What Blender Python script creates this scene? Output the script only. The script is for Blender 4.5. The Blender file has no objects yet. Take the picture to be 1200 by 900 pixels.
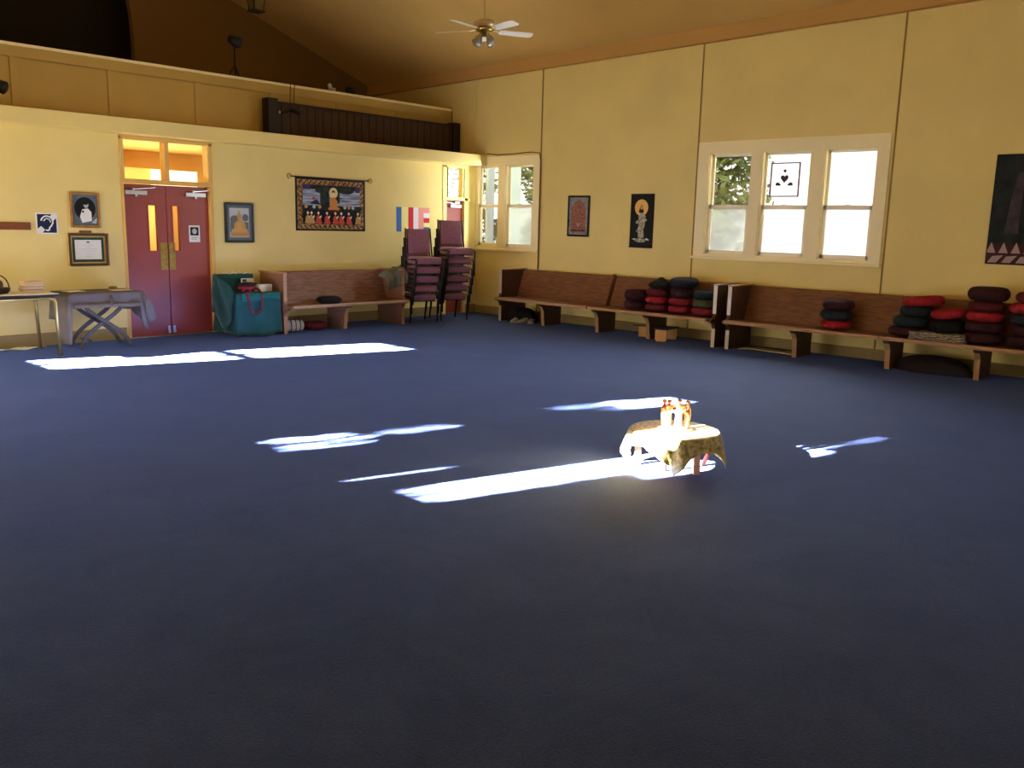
import bpy, bmesh, math, random
from mathutils import Vector, Matrix
random.seed(7)
R = math.radians
PI = math.pi
sc = bpy.context.scene
col = sc.collection

# ------------------------------------------------------------------ materials
def srgb(r, g, b):
    def f(c):
        c /= 255.0
        return c / 12.92 if c <= 0.04045 else ((c + 0.055) / 1.055) ** 2.4
    return (f(r), f(g), f(b), 1.0)

def mat(name, c, rough=0.6, metal=0.0, noise=0.0, scale=8.0, bump=0.0, bscale=60.0, sheen=0.0, spec=0.3, coat=0.0, stretch=None, c2=None, emit=0.0):
    m = bpy.data.materials.new(name); m.use_nodes = True
    nt = m.node_tree; b = nt.nodes['Principled BSDF']
    rgb = srgb(*c)
    b.inputs['Base Color'].default_value = rgb
    b.inputs['Roughness'].default_value = rough
    b.inputs['Metallic'].default_value = metal
    b.inputs['Specular IOR Level'].default_value = spec
    if coat: b.inputs['Coat Weight'].default_value = coat; b.inputs['Coat Roughness'].default_value = 0.2
    if sheen: b.inputs['Sheen Weight'].default_value = sheen; b.inputs['Sheen Roughness'].default_value = 0.5
    if emit:
        b.inputs['Emission Color'].default_value = rgb; b.inputs['Emission Strength'].default_value = emit
    tc = nt.nodes.new('ShaderNodeTexCoord'); mp = nt.nodes.new('ShaderNodeMapping')
    nt.links.new(tc.outputs['Object'], mp.inputs[0])
    if stretch: mp.inputs['Scale'].default_value = stretch
    if noise or c2:
        n = nt.nodes.new('ShaderNodeTexNoise'); n.inputs['Scale'].default_value = scale; n.inputs['Detail'].default_value = 5
        nt.links.new(mp.outputs[0], n.inputs['Vector'])
        r = nt.nodes.new('ShaderNodeValToRGB')
        r.color_ramp.elements[0].position = 0.35; r.color_ramp.elements[1].position = 0.65
        if c2: lo, hi = rgb, srgb(*c2)
        else:
            lo = tuple(max(0, v * (1 - noise)) for v in rgb[:3]) + (1,); hi = tuple(min(1, v * (1 + noise)) for v in rgb[:3]) + (1,)
        r.color_ramp.elements[0].color = lo; r.color_ramp.elements[1].color = hi
        nt.links.new(n.outputs['Fac'], r.inputs[0]); nt.links.new(r.outputs[0], b.inputs['Base Color'])
    if bump:
        n2 = nt.nodes.new('ShaderNodeTexNoise'); n2.inputs['Scale'].default_value = bscale; n2.inputs['Detail'].default_value = 3
        nt.links.new(mp.outputs[0], n2.inputs['Vector'])
        bp = nt.nodes.new('ShaderNodeBump'); bp.inputs['Strength'].default_value = bump; bp.inputs['Distance'].default_value = 0.01
        nt.links.new(n2.outputs['Fac'], bp.inputs['Height']); nt.links.new(bp.outputs[0], b.inputs['Normal'])
    return m

WALL = mat('wall_paint', (230, 206, 128), 0.75, noise=0.04, scale=1.2, bump=0.03, bscale=30)
CEIL = mat('ceiling_paint', (214, 174, 98), 0.8, noise=0.05, scale=0.8)
BAND = mat('ceiling_band_paint', (196, 150, 80), 0.7)
BALC = mat('balcony_paint', (186, 156, 84), 0.75, noise=0.04, scale=1.5)
BASEB = mat('baseboard_paint', (152, 128, 78), 0.6, noise=0.06, scale=5)
CASING = mat('casing_paint', (248, 232, 178), 0.5)
SASH = mat('sash_paint', (250, 242, 214), 0.45)
SEAM = mat('seam_batten', (146, 118, 52), 0.7)
DOORRED = mat('red_door_paint', (152, 64, 50), 0.38, noise=0.05, scale=3, spec=0.5)
JAMB = mat('jamb_paint', (222, 176, 92), 0.5)
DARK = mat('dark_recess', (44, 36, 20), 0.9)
HALL = mat('hall_paint', (238, 196, 116), 0.7)
WOOD = mat('pew_wood', (94, 56, 34), 0.36, spec=0.5, c2=(128, 80, 48), scale=5, stretch=(1.2, 9, 9), bump=0.02)
WOODD = mat('shaded_pew_end_wood', (56, 34, 24), 0.45, spec=0.4, c2=(82, 50, 34), scale=5, stretch=(9, 9, 1.2))  # darker copy of the pew wood; shade on ends and legs is in the colour
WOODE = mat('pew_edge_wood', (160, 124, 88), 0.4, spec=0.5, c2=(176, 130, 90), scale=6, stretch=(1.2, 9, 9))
WOODA = mat('pew_wood_worn', (112, 72, 50), 0.32, spec=0.5, c2=(150, 108, 84), scale=5, stretch=(1.2, 9, 9))
DARKWOOD = mat('dark_stained_wood', (54, 36, 22), 0.7, c2=(72, 50, 30), scale=7, stretch=(14, 2, 0.6))
STEEL = mat('brushed_steel', (200, 200, 200), 0.35, metal=1.0)
STRIP = mat('sun_glint_strip', (196, 180, 156), 0.35, spec=0.6)  # pale colour paints the sun's reflection along the pew end edges
BRASS = mat('brass', (170, 140, 70), 0.3, metal=0.9, noise=0.2, scale=20)
BLACK = mat('black_metal', (22, 20, 20), 0.45)
CHFRAME = mat('chair_frame_metal', (38, 34, 32), 0.4, metal=0.4)
MAUVE = mat('mauve_fabric', (142, 92, 104), 0.9, noise=0.12, scale=30, bump=0.2, bscale=300, sheen=0.3)
LEGGOLD = mat('bronze_tube', (190, 164, 104), 0.32, metal=0.8)
WHITE = mat('white_enamel', (238, 232, 220), 0.45)
FANWHITE = mat('fan_blade_white', (228, 216, 196), 0.45)
FROSTSHADE = mat('smoked_glass_shade', (150, 138, 118), 0.25, spec=0.6)
PAPER = mat('white_paper', (240, 236, 224), 0.7)
CARD = mat('tan_cardboard', (196, 150, 98), 0.8, noise=0.06, scale=9)
TEAL = mat('teal_cloth', (14, 72, 68), 0.8, noise=0.15, scale=5, bump=0.15, bscale=25, sheen=0.2)
GREYCLOTH = mat('mauve_grey_cloth', (108, 98, 96), 0.85, noise=0.08, scale=6, bump=0.1, bscale=40)
GREYHEM = mat('dull_brown_hem', (112, 98, 84), 0.85, noise=0.08, scale=6)
COAT = mat('sage_grey_fabric', (104, 106, 88), 0.9, noise=0.12, scale=8, bump=0.2, bscale=30)
C_RED = mat('red_cushion_cotton', (152, 28, 36), 0.85, noise=0.12, scale=9, bump=0.3, bscale=60)
C_CRIM = mat('crimson_cushion_cotton', (128, 28, 42), 0.85, noise=0.12, scale=9, bump=0.3, bscale=60)
C_DKRED = mat('dark_red_cushion_cotton', (88, 22, 28), 0.85, noise=0.12, scale=9, bump=0.3, bscale=60)
C_MAR = mat('maroon_cushion_cotton', (52, 18, 26), 0.85, noise=0.12, scale=9, bump=0.3, bscale=60)
C_TEAL = mat('dark_teal_cushion_cotton', (26, 36, 40), 0.85, noise=0.12, scale=9, bump=0.3, bscale=60)
C_NAVY = mat('navy_cushion_cotton', (17, 18, 28), 0.85, noise=0.12, scale=9, bump=0.3, bscale=60)
C_OLIVE = mat('olive_cushion_cotton', (70, 72, 48), 0.85, noise=0.12, scale=9, bump=0.3, bscale=60)
C_BLACK = mat('black_cotton', (18, 16, 18), 0.9, noise=0.12, scale=9, bump=0.3, bscale=40)
CABLE = mat('brown_cable', (96, 72, 32), 0.6)
TERRA = mat('pale_terracotta', (214, 160, 120), 0.7, noise=0.15, scale=20)
TERRAD = mat('brown_terracotta', (140, 82, 56), 0.7, noise=0.15, scale=20)
LEGWOOD = mat('light_table_wood', (200, 150, 116), 0.5, noise=0.08, scale=9)
LEGPINK = mat('reddish_table_wood', (178, 96, 78), 0.5, noise=0.08, scale=9)
LEAF = mat('tree_leaves', (72, 84, 60), 0.7, c2=(138, 156, 92), scale=2.5)
BARK = mat('tree_bark', (120, 104, 84), 0.9, noise=0.2, scale=6)
GREYBLUE = mat('neighbour_siding', (176, 190, 208), 0.7)
GROUNDOUT = mat('pale_outdoor_ground', (190, 190, 176), 0.9, noise=0.1, scale=2)

def flat(name, c, rough=0.75):
    return mat(name, c, rough)
P = dict(statue=flat('print_statue_gold', (206, 158, 92)), black=flat('print_black', (16, 14, 14)), white=flat('print_white', (236, 232, 220)), navy=flat('print_navy', (22, 36, 66)),
         gold=mat('print_gold', (96, 66, 34), 0.7, c2=(206, 160, 96), scale=22), blue=mat('print_sky', (50, 62, 96), 0.7, c2=(190, 200, 214), scale=3.0, stretch=(1, 1, 22)),
         orange=flat('print_orange', (206, 134, 60)), red=flat('print_red', (190, 72, 56)), skin=flat('print_skin', (238, 206, 176)), halo=flat('print_halo', (226, 200, 140)),
         green=mat('print_foliage', (14, 20, 16), 0.8, c2=(46, 58, 44), scale=14), yellow=flat('print_yellow', (236, 220, 120)), grey=flat('print_grey', (104, 108, 104)),
         greymat=mat('print_grey_mount', (96, 106, 108), 0.8, noise=0.12, scale=30), dkgreen=mat('print_green_mount', (24, 70, 44), 0.8, noise=0.4, scale=40),
         lgrey=flat('print_light_grey', (186, 188, 184)), fblue=flat('flag_blue', (62, 102, 170)), fred=flat('flag_red', (204, 30, 46)), fyel=flat('flag_yellow', (240, 226, 140)),
         fwhite=flat('flag_white', (236, 226, 226)), fpink=flat('flag_salmon', (232, 150, 136)), cream=flat('print_cream', (226, 222, 206)), tan=flat('print_tan', (190, 150, 84)),
         mandala=mat('print_mandala', (92, 60, 60), 0.7, c2=(190, 120, 96), scale=60), mborder=mat('print_border', (90, 100, 106), 0.7, c2=(160, 166, 160), scale=50),
         sunhalo=flat('print_sun_halo', (240, 190, 100)), robe=mat('print_robe', (120, 112, 90), 0.7, c2=(206, 198, 170), scale=30),
         forest=mat('print_forest', (14, 20, 20), 0.8, c2=(34, 42, 38), scale=5), mist=mat('print_trunk', (48, 40, 44), 0.8, c2=(74, 62, 66), scale=7),
         pinkgrey=flat('print_pink_grey', (168, 140, 132)), maroon=flat('print_maroon', (60, 24, 24)), fig=flat('print_orange_red', (170, 70, 50)), purple=flat('print_violet', (58, 40, 92)))
FRAMEGOLD = mat('gilt_frame', (176, 126, 66), 0.35, metal=0.5, noise=0.2, scale=12)
FRAMEBR = mat('brown_frame', (82, 52, 30), 0.4)
FRAMEBLK = mat('black_frame', (20, 18, 18), 0.35)
FRAMELT = mat('shiny_gilt_edge', (226, 198, 130), 0.25, metal=0.6)
PLAQUE = mat('wooden_plaque', (124, 66, 32), 0.5, noise=0.15, scale=8, stretch=(1, 8, 8))

def carpet_mat():
    m = mat('blue_carpet', (66, 73, 103), 0.95, spec=0.12)
    nt = m.node_tree; b = nt.nodes['Principled BSDF']
    tc = nt.nodes.new('ShaderNodeTexCoord')
    n = nt.nodes.new('ShaderNodeTexNoise'); n.inputs['Scale'].default_value = 1.3; n.inputs['Detail'].default_value = 10; n.inputs['Roughness'].default_value = 0.78; n.inputs['Distortion'].default_value = 0.4
    r = nt.nodes.new('ShaderNodeValToRGB'); r.color_ramp.elements[0].position = 0.3; r.color_ramp.elements[1].position = 0.72
    r.color_ramp.elements[0].color = srgb(39, 45, 57); r.color_ramp.elements[1].color = srgb(57, 64, 80)
    n2 = nt.nodes.new('ShaderNodeTexNoise'); n2.inputs['Scale'].default_value = 90; n2.inputs['Detail'].default_value = 2
    mx = nt.nodes.new('ShaderNodeMixRGB'); mx.blend_type = 'MULTIPLY'; mx.inputs[0].default_value = 0.45
    r2 = nt.nodes.new('ShaderNodeValToRGB'); r2.color_ramp.elements[0].position = 0.3; r2.color_ramp.elements[1].position = 0.7
    r2.color_ramp.elements[0].color = (0.35, 0.35, 0.35, 1)
    L = nt.links.new
    L(tc.outputs['Object'], n.inputs['Vector']); L(tc.outputs['Object'], n2.inputs['Vector'])
    L(n.outputs['Fac'], r.inputs[0]); L(n2.outputs['Fac'], r2.inputs[0]); L(r.outputs[0], mx.inputs[1]); L(r2.outputs[0], mx.inputs[2]); L(mx.outputs[0], b.inputs['Base Color'])
    bp = nt.nodes.new('ShaderNodeBump'); bp.inputs['Strength'].default_value = 0.3; bp.inputs['Distance'].default_value = 0.01
    L(n2.outputs['Fac'], bp.inputs['Height']); L(bp.outputs[0], b.inputs['Normal'])
    b.inputs['Sheen Weight'].default_value = 0.34; b.inputs['Sheen Roughness'].default_value = 0.42; b.inputs['Sheen Tint'].default_value = srgb(120, 148, 240)
    return m
CARPET = carpet_mat()

def glass_mat(name, frosted):
    m = bpy.data.materials.new(name); m.use_nodes = True; nt = m.node_tree; nt.nodes.clear()
    o = nt.nodes.new('ShaderNodeOutputMaterial'); mix = nt.nodes.new('ShaderNodeMixShader')
    if frosted:
        a = nt.nodes.new('ShaderNodeBsdfTranslucent'); a.inputs[0].default_value = (0.95, 0.96, 1.0, 1)
        b = nt.nodes.new('ShaderNodeBsdfRefraction'); b.inputs['Roughness'].default_value = 0.22; b.inputs['IOR'].default_value = 1.12
        mix.inputs[0].default_value = 0.75
    else:
        a = nt.nodes.new('ShaderNodeBsdfTransparent'); b = nt.nodes.new('ShaderNodeBsdfGlossy'); b.inputs['Roughness'].default_value = 0.03
        mix.inputs[0].default_value = 0.06
    nt.links.new(a.outputs[0], mix.inputs[1]); nt.links.new(b.outputs[0], mix.inputs[2]); nt.links.new(mix.outputs[0], o.inputs[0])
    return m
GLASS = glass_mat('clear_glass', False)
FROST = glass_mat('frosted_glass', True)

BROCADE = mat('gold_brocade', (126, 110, 62), 0.6, c2=(196, 180, 122), scale=38, bump=0.15, bscale=60)
STRIPED = mat('folded_brocade_textile', (70, 56, 52), 0.8, c2=(176, 164, 146), scale=30, stretch=(1, 1, 3))

# ------------------------------------------------------------------ mesh helper
class MB:
    def __init__(s): s.v = []; s.f = []; s.m = []; s.sm = []; s.cur = 0; s.smooth = False
    def add(s, vs, fs):
        n = len(s.v); s.v += [tuple(p) for p in vs]
        for f in fs: s.f.append([i + n for i in f]); s.m.append(s.cur); s.sm.append(s.smooth)
    def box(s, x0, x1, y0, y1, z0, z1):
        x0, x1 = min(x0, x1), max(x0, x1); y0, y1 = min(y0, y1), max(y0, y1); z0, z1 = min(z0, z1), max(z0, z1)
        s.add([(x0,y0,z0),(x1,y0,z0),(x1,y1,z0),(x0,y1,z0),(x0,y0,z1),(x1,y0,z1),(x1,y1,z1),(x0,y1,z1)],
              [(0,3,2,1),(4,5,6,7),(0,1,5,4),(1,2,6,5),(2,3,7,6),(3,0,4,7)])
    def obox(s, a, b, w, h, up=(0,0,1)):      # box beam from a to b, width w, height h
        a = Vector(a); b = Vector(b); d = (b - a).normalized(); up = Vector(up)
        if abs(d.dot(up)) > 0.98: up = Vector((1, 0, 0))
        sd = d.cross(up).normalized() * w / 2; u = sd.cross(d).normalized() * h / 2
        vs = [p + q for p in (a, b) for q in (-sd - u, sd - u, sd + u, -sd + u)]
        s.add(vs, [(0,3,2,1),(4,5,6,7),(0,1,5,4),(1,2,6,5),(2,3,7,6),(3,0,4,7)])
    def prism(s, pts, axis, a, b):             # 2D polygon extruded along axis
        def mk(p, t):
            if axis == 'x': return (t, p[0], p[1])
            if axis == 'y': return (p[0], t, p[1])
            return (p[0], p[1], t)
        n = len(pts); vs = [mk(p, a) for p in pts] + [mk(p, b) for p in pts]
        fs = [tuple(range(n))[::-1], tuple(range(n, 2 * n))] + [(i, (i + 1) % n, (i + 1) % n + n, i + n) for i in range(n)]
        s.add(vs, fs)
    def lathe(s, prof, c=(0,0,0), seg=24, mod=None, squash=1.0):
        cx, cy, cz = c; vs = []; fs = []
        for (r, z) in prof:
            for k in range(seg):
                t = 2 * PI * k / seg; rr = r * (mod(t, r, z) if mod else 1)
                vs.append((cx + rr * math.cos(t), cy + rr * math.sin(t) * squash, cz + z))
        n = len(prof)
        for i in range(n - 1):
            for k in range(seg):
                k2 = (k + 1) % seg; fs.append((i*seg+k, i*seg+k2, (i+1)*seg+k2, (i+1)*seg+k))
        if prof[0][0] > 1e-4: fs.append(tuple(range(seg))[::-1])
        if prof[-1][0] > 1e-4: fs.append(tuple(range((n-1)*seg, n*seg)))
        s.add(vs, fs)
    def tube(s, path, r, seg=10):
        path = [Vector(p) for p in path]; n = len(path); vs = []; fs = []; prev = None
        for i, p in enumerate(path):
            d = (path[min(i+1, n-1)] - path[max(i-1, 0)]).normalized()
            if prev is None:
                a = Vector((0,0,1)) if abs(d.z) < 0.9 else Vector((1,0,0)); prev = d.cross(a).normalized()
            u = (prev - d * prev.dot(d)).normalized(); prev = u; w = d.cross(u)
            rr = r[i] if isinstance(r, (list, tuple)) else r
            for k in range(seg):
                t = 2*PI*k/seg; vs.append(p + (u*math.cos(t) + w*math.sin(t)) * rr)
        for i in range(n-1):
            for k in range(seg):
                k2 = (k+1) % seg; fs.append((i*seg+k, i*seg+k2, (i+1)*seg+k2, (i+1)*seg+k))
        fs.append(tuple(range(seg))[::-1]); fs.append(tuple(range((n-1)*seg, n*seg)))
        s.add(vs, fs)
    def blob(s, c, rx, ry, rz, seg=14, rings=8, rot=0, jit=0):
        vs = []; fs = []; c = Vector(c)
        for i in range(rings + 1):
            ph = PI * i / rings
            for k in range(seg):
                t = 2*PI*k/seg; j = 1 + random.uniform(-jit, jit)
                x = rx*math.sin(ph)*math.cos(t)*j; y = ry*math.sin(ph)*math.sin(t)*j; z = -rz*math.cos(ph)*j
                vs.append((c.x + x*math.cos(rot) - y*math.sin(rot), c.y + x*math.sin(rot) + y*math.cos(rot), c.z + z))
        for i in range(rings):
            for k in range(seg):
                k2 = (k+1) % seg; fs.append((i*seg+k, i*seg+k2, (i+1)*seg+k2, (i+1)*seg+k))
        s.add(vs, fs)
    def grid(s, fn, nu, nv):
        vs = [fn(i/nu, j/nv) for j in range(nv+1) for i in range(nu+1)]
        fs = [(j*(nu+1)+i, j*(nu+1)+i+1, (j+1)*(nu+1)+i+1, (j+1)*(nu+1)+i) for j in range(nv) for i in range(nu)]
        s.add(vs, fs)
    def ring(s, loops):                        # loft closed loops
        n = len(loops[0]); vs = [p for l in loops for p in l]
        fs = [(i*n+k, i*n+(k+1) % n, (i+1)*n+(k+1) % n, (i+1)*n+k) for i in range(len(loops)-1) for k in range(n)]
        s.add(vs, fs)
    def build(s, name, mats, parent=None, bevel=0.0, loc=None, rotz=0.0, world=False, thick=0.0, sub=0):
        if not isinstance(mats, (list, tuple)): mats = [mats]
        off = Vector((0, 0, 0))
        if world and parent is not None:
            p = parent
            while p is not None: off += p.location; p = p.parent
        me = bpy.data.meshes.new(name)
        me.from_pydata([tuple(Vector(v) - off) for v in s.v], [], s.f); me.update()
        for mm in mats: me.materials.append(mm)
        for p, mi, sm in zip(me.polygons, s.m, s.sm): p.material_index = mi; p.use_smooth = sm
        bm = bmesh.new(); bm.from_mesh(me); bmesh.ops.remove_doubles(bm, verts=bm.verts, dist=1e-5)
        bmesh.ops.recalc_face_normals(bm, faces=bm.faces); bm.to_mesh(me); bm.free()
        o = bpy.data.objects.new(name, me); col.objects.link(o)
        if parent is not None: o.parent = parent
        if loc is not None: o.location = loc
        o.rotation_euler = (0, 0, rotz)
        if bevel:
            b = o.modifiers.new('b', 'BEVEL'); b.width = bevel; b.segments = 2; b.limit_method = 'ANGLE'; b.angle_limit = R(40)
        if thick:
            t = o.modifiers.new('s', 'SOLIDIFY'); t.thickness = thick
        if sub:
            t = o.modifiers.new('ss', 'SUBSURF'); t.levels = sub; t.render_levels = sub
        return o

def tag(o, label, cat, group=None, kind=None):
    o['label'] = label; o['category'] = cat
    if group: o['group'] = group
    if kind: o['kind'] = kind
    return o
def thing(name, label, cat, loc=(0,0,0), rotz=0.0, group=None):
    o = bpy.data.objects.new(name, None); col.objects.link(o); o.location = loc; o.rotation_euler = (0, 0, rotz); o.empty_display_size = 0.1
    return tag(o, label, cat, group)
def sempty(name, loc=(0,0,0), rotz=0.0, label=None, cat=None):
    o = bpy.data.objects.new(name, None); col.objects.link(o); o.location = loc; o.rotation_euler = (0, 0, rotz); o['kind'] = 'structure'
    if label: o['label'] = label
    if cat: o['category'] = cat
    return o
def struct(o, label=None, cat=None):
    o['kind'] = 'structure'
    if label: o['label'] = label
    if cat: o['category'] = cat
    return o
def copy_tree(o, parent=None):
    c = o.copy(); col.objects.link(c); c.parent = parent
    for ch in list(o.children): copy_tree(ch, c)
    return c

# ------------------------------------------------------------------ geometry constants
XB = 11.45     # window wall
YA = 11.62     # double-door wall
XC = -1.30     # wall beside the camera (out of view)
YS = -3.0
YBK = 14.7     # back wall of the balcony
ZL = 2.83      # ledge
YL = 11.35     # ledge front
YR = 12.30     # balcony front
RB = -PI/2     # rotation for things on the window wall
def zb(y): return 4.10 + 0.0165 * (14.7 - y)
SL = 0.36

def wall_cells(us, vs, holes):
    out = []
    for i in range(len(us)-1):
        for j in range(len(vs)-1):
            uc = (us[i]+us[i+1])/2; vc = (vs[j]+vs[j+1])/2
            if not any(h[0] < uc < h[1] and h[2] < vc < h[3] for h in holes): out.append((us[i], us[i+1], vs[j], vs[j+1]))
    return out
def wall_mesh(axis, p0, p1, u0, u1, v0, v1, holes):
    us = sorted({u0, u1} | {h[k] for h in holes for k in (0, 1) if u0 < h[k] < u1})
    vs = sorted({v0, v1} | {h[k] for h in holes for k in (2, 3) if v0 < h[k] < v1})
    b = MB()
    for (a, c, d, e) in wall_cells(us, vs, holes):
        if axis == 'x': b.box(p0, p1, a, c, d, e)
        else: b.box(a, c, p0, p1, d, e)
    return b

# ------------------------------------------------------------------ room shell
b = MB(); b.box(XC-0.2, XB+0.15, YS-0.2, YBK+0.2, -0.1, 0.0)
struct(b.build('floor', CARPET), 'dark blue worn carpet covering the whole hall floor', 'floor')

WB_HOLES = [(6.15, 6.82, 1.26, 2.70), (5.28, 5.99, 1.26, 2.70), (4.40, 5.09, 1.26, 2.70),
            (10.23, 10.89, 1.22, 2.66), (11.06, 11.60, 1.22, 2.66), (11.80, 14.6, 0.02, 2.70)]
b = wall_mesh('x', XB, XB+0.14, YS-0.2, YBK, 0, 4.6, WB_HOLES)
struct(b.build('wall_right', WALL), 'tall yellow wall with the windows and the row of pews', 'wall')

D1 = (5.00, 6.25, 0.0, 2.04); T1 = (5.03, 6.20, 2.10, 2.60)
WA_HOLES = [(5.02, 6.22, -0.01, 2.05), (5.04, 5.585, 2.09, 2.60), (5.64, 6.20, 2.09, 2.60), (10.70, 11.14, -0.01, 2.03), (10.74, 11.12, 2.08, 2.60)]
b = wall_mesh('y', YA, YA+0.14, -0.2, XB, 0, ZL-0.02, WA_HOLES)
b.box(XC-0.2, -0.2, 12.1, 12.24, 0, ZL-0.02); b.box(-0.2, -0.06, YA+0.1, 12.24, 0, ZL-0.02)  # unseen recess added so the sun clears the wall's left end
struct(b.build('wall_left', WALL), 'low yellow wall with the red double doors under the balcony', 'wall')
# unseen wall beside the camera; its openings are shaped to cast the sun patches
WC_HOLES = [(10.83, 11.14, 1.26, 1.89), (10.83, 11.14, 1.985, 2.60), (11.225, 11.58, 1.26, 1.89), (11.225, 11.58, 1.985, 2.60),
            (6.30, 6.72, 1.24, 1.46), (6.44, 6.70, 1.46, 1.74), (6.48, 6.80, 2.24, 2.54), (6.66, 6.86, 2.14, 2.40),
            (4.74, 5.09, 1.24, 1.72), (4.56, 5.09, 1.72, 2.0), (4.50, 4.80, 2.0, 2.25), (4.62, 4.70, 2.20, 2.54), (5.0, 5.1, 2.24, 2.37), (5.40, 5.425, 1.2, 1.44)]
def zn(z): return 0.846 * z + 0.307
def yn(y): return y + 0.3146
WC_HOLES = [(yn(a), yn(c), zn(d_), zn(e)) for (a, c, d_, e) in WC_HOLES]
b = wall_mesh('x', XC-0.06, XC, YS-0.2, YBK, 0, 4.9, WC_HOLES)
struct(b.build('wall_west', WALL), 'yellow side wall', 'wall')
b = MB(); b.prism([(XC-0.2, 0), (XB+0.14, 0), (XB+0.14, 4.5), (5.6, 7.0), (XC-0.2, 4.9)], 'y', YS-0.2, YS)
struct(b.build('wall_south', WALL), 'yellow rear wall', 'wall')
# balcony back wall with a dark arched opening
AX1 = 6.62
b = MB(); arc = []
for k in range(0, 21):
    t = PI * k / 20; arc.append((AX1 - 1.9 + 1.93*math.cos(t), 4.35 + 2.9*math.sin(t)))
outer_r = [(AX1, ZL), (AX1 + 0.0, 3.6)] + arc[:11]
b.prism(outer_r + [(arc[10][0], 7.6), (XB+0.14, 7.6), (XB+0.14, ZL-0.2), (AX1, ZL-0.2)], 'y', YBK, YBK+0.12)
outer_l = arc[10:] + [(AX1-3.83, ZL), (AX1-3.83, ZL-0.2), (XC-0.2, ZL-0.2), (XC-0.2, 7.6), (arc[10][0], 7.6)]
b.prism(outer_l, 'y', YBK, YBK+0.12)
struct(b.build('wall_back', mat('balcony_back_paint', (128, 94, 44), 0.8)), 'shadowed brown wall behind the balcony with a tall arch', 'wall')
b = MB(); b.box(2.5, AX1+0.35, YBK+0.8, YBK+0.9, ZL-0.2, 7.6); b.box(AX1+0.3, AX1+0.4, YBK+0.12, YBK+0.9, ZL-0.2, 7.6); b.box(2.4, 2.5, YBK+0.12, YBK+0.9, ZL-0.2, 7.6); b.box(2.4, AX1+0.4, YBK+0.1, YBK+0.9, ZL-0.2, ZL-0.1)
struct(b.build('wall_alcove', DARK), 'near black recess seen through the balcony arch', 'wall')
# ceiling: two pitched slopes
b = MB()
xr = 5.6
def cz(x, y): return zb(y) + 0.16 + SL * ((XB - x) if x >= xr else (XB - xr) - (xr - x))
y0, y1 = YS-0.2, YBK+1.0
for (xa, xb_) in ((XB+0.15, xr), (xr, XC-0.2)):
    q = [(xa, y0), (xb_, y0), (xb_, y1), (xa, y1)]
    vs = [(x, y, cz(x, y)) for x, y in q] + [(x, y, cz(x, y)+0.2) for x, y in q]
    b.add(vs, [(0,1,2,3), (7,6,5,4), (0,4,5,1), (1,5,6,2), (2,6,7,3), (3,7,4,0)])
struct(b.build('ceiling', CEIL), 'sloping ochre ceiling rising away from the window wall', 'ceiling')
# band along the top of the window wall
b = MB(); vs = []
for y in (YS, YBK):
    z = zb(y)
    vs += [(XB-0.10, y, z), (XB-0.10, y, z+0.20), (XB, y, z+0.20), (XB, y, z-0.0)]
b.add(vs, [(0,1,2,3), (7,6,5,4), (0,4,5,1), (1,5,6,2), (2,6,7,3), (3,7,4,0)])
struct(b.build('trim_1', BAND), 'brown band where the ceiling meets the window wall', 'trim')
# ledge box / fascia over the double-door wall
b = MB(); b.box(XC, XB, YL, YA+0.14, 2.645, ZL); b.box(XC, XB, YA+0.14, YR, ZL-0.1, ZL)
struct(b.build('trim_2', WALL, bevel=0.006), 'flat yellow ledge and fascia above the double-door wall', 'ledge')
# balcony floor and front
b = MB(); b.box(XC, XB, YR+0.08, YBK, ZL-0.1, ZL)
struct(b.build('floor_balcony', BALC), 'balcony floor behind the panelled front', 'floor')
b = MB(); b.box(XC, XB, YR, YR+0.08, ZL, 3.66)
RB_o = struct(b.build('wall_balcony', BALC), 'panelled ochre balcony front above the ledge', 'balcony front')
b = MB(); b.box(XC, XB, YR-0.03, YR+0.22, 3.65, 3.69)
struct(b.build('cap_rail', CASING, RB_o, bevel=0.006))
panels = [(0.8, 1.7), (1.9, 2.85), (2.95, 3.98), (4.09, 5.17), (5.31, 6.40), (6.54, 7.63), (7.75, 8.85), (8.96, 10.10), (10.19, 11.30)]
b = MB()
xs = [XC] + [v for p in panels for v in p] + [XB]
for k in range(0, len(xs), 2): b.box(xs[k], xs[k+1], YR-0.014, YR, ZL, 3.52)
b.box(XC, XB, YR-0.014, YR, 3.52, 3.65)
struct(b.build('panel_moulding', BALC, RB_o, bevel=0.004))

# baseboards
b = MB()
for (x0, x1) in ((-0.2, 4.95), (6.30, 10.6), (11.18, XB)): b.box(x0, x1, YA-0.02, YA, 0, 0.155)
struct(b.build('baseboard_left', BASEB, bevel=0.003), 'olive painted baseboard of the double-door wall', 'baseboard')
b = MB(); b.box(XB-0.02, XB, YS, YA, 0, 0.14)
struct(b.build('baseboard_right', BASEB, bevel=0.003), 'olive painted baseboard behind the pews', 'baseboard')
# panel seams on the window wall
for i, (y, z0, label) in enumerate(((11.66, 2.9, 'short'), (10.075, 0.14, 'a'), (7.02, 0.14, 'b'), (4.21, 0.14, 'c'), (0.9, 0.14, 'd'))):
    b = MB(); b.box(XB-0.012, XB, y-0.009, y+0.009, z0, zb(y)+0.02)
    lab = ['thin vertical seam above the ledge end', 'thin dark seam right of the corner window', 'thin dark seam left of the triple window', 'thin dark seam right of the triple window', 'thin dark seam beyond the forest painting'][i]
    struct(b.build('trim_%d' % (i+3), WALL if i == 0 else SEAM), lab, 'trim')

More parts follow.
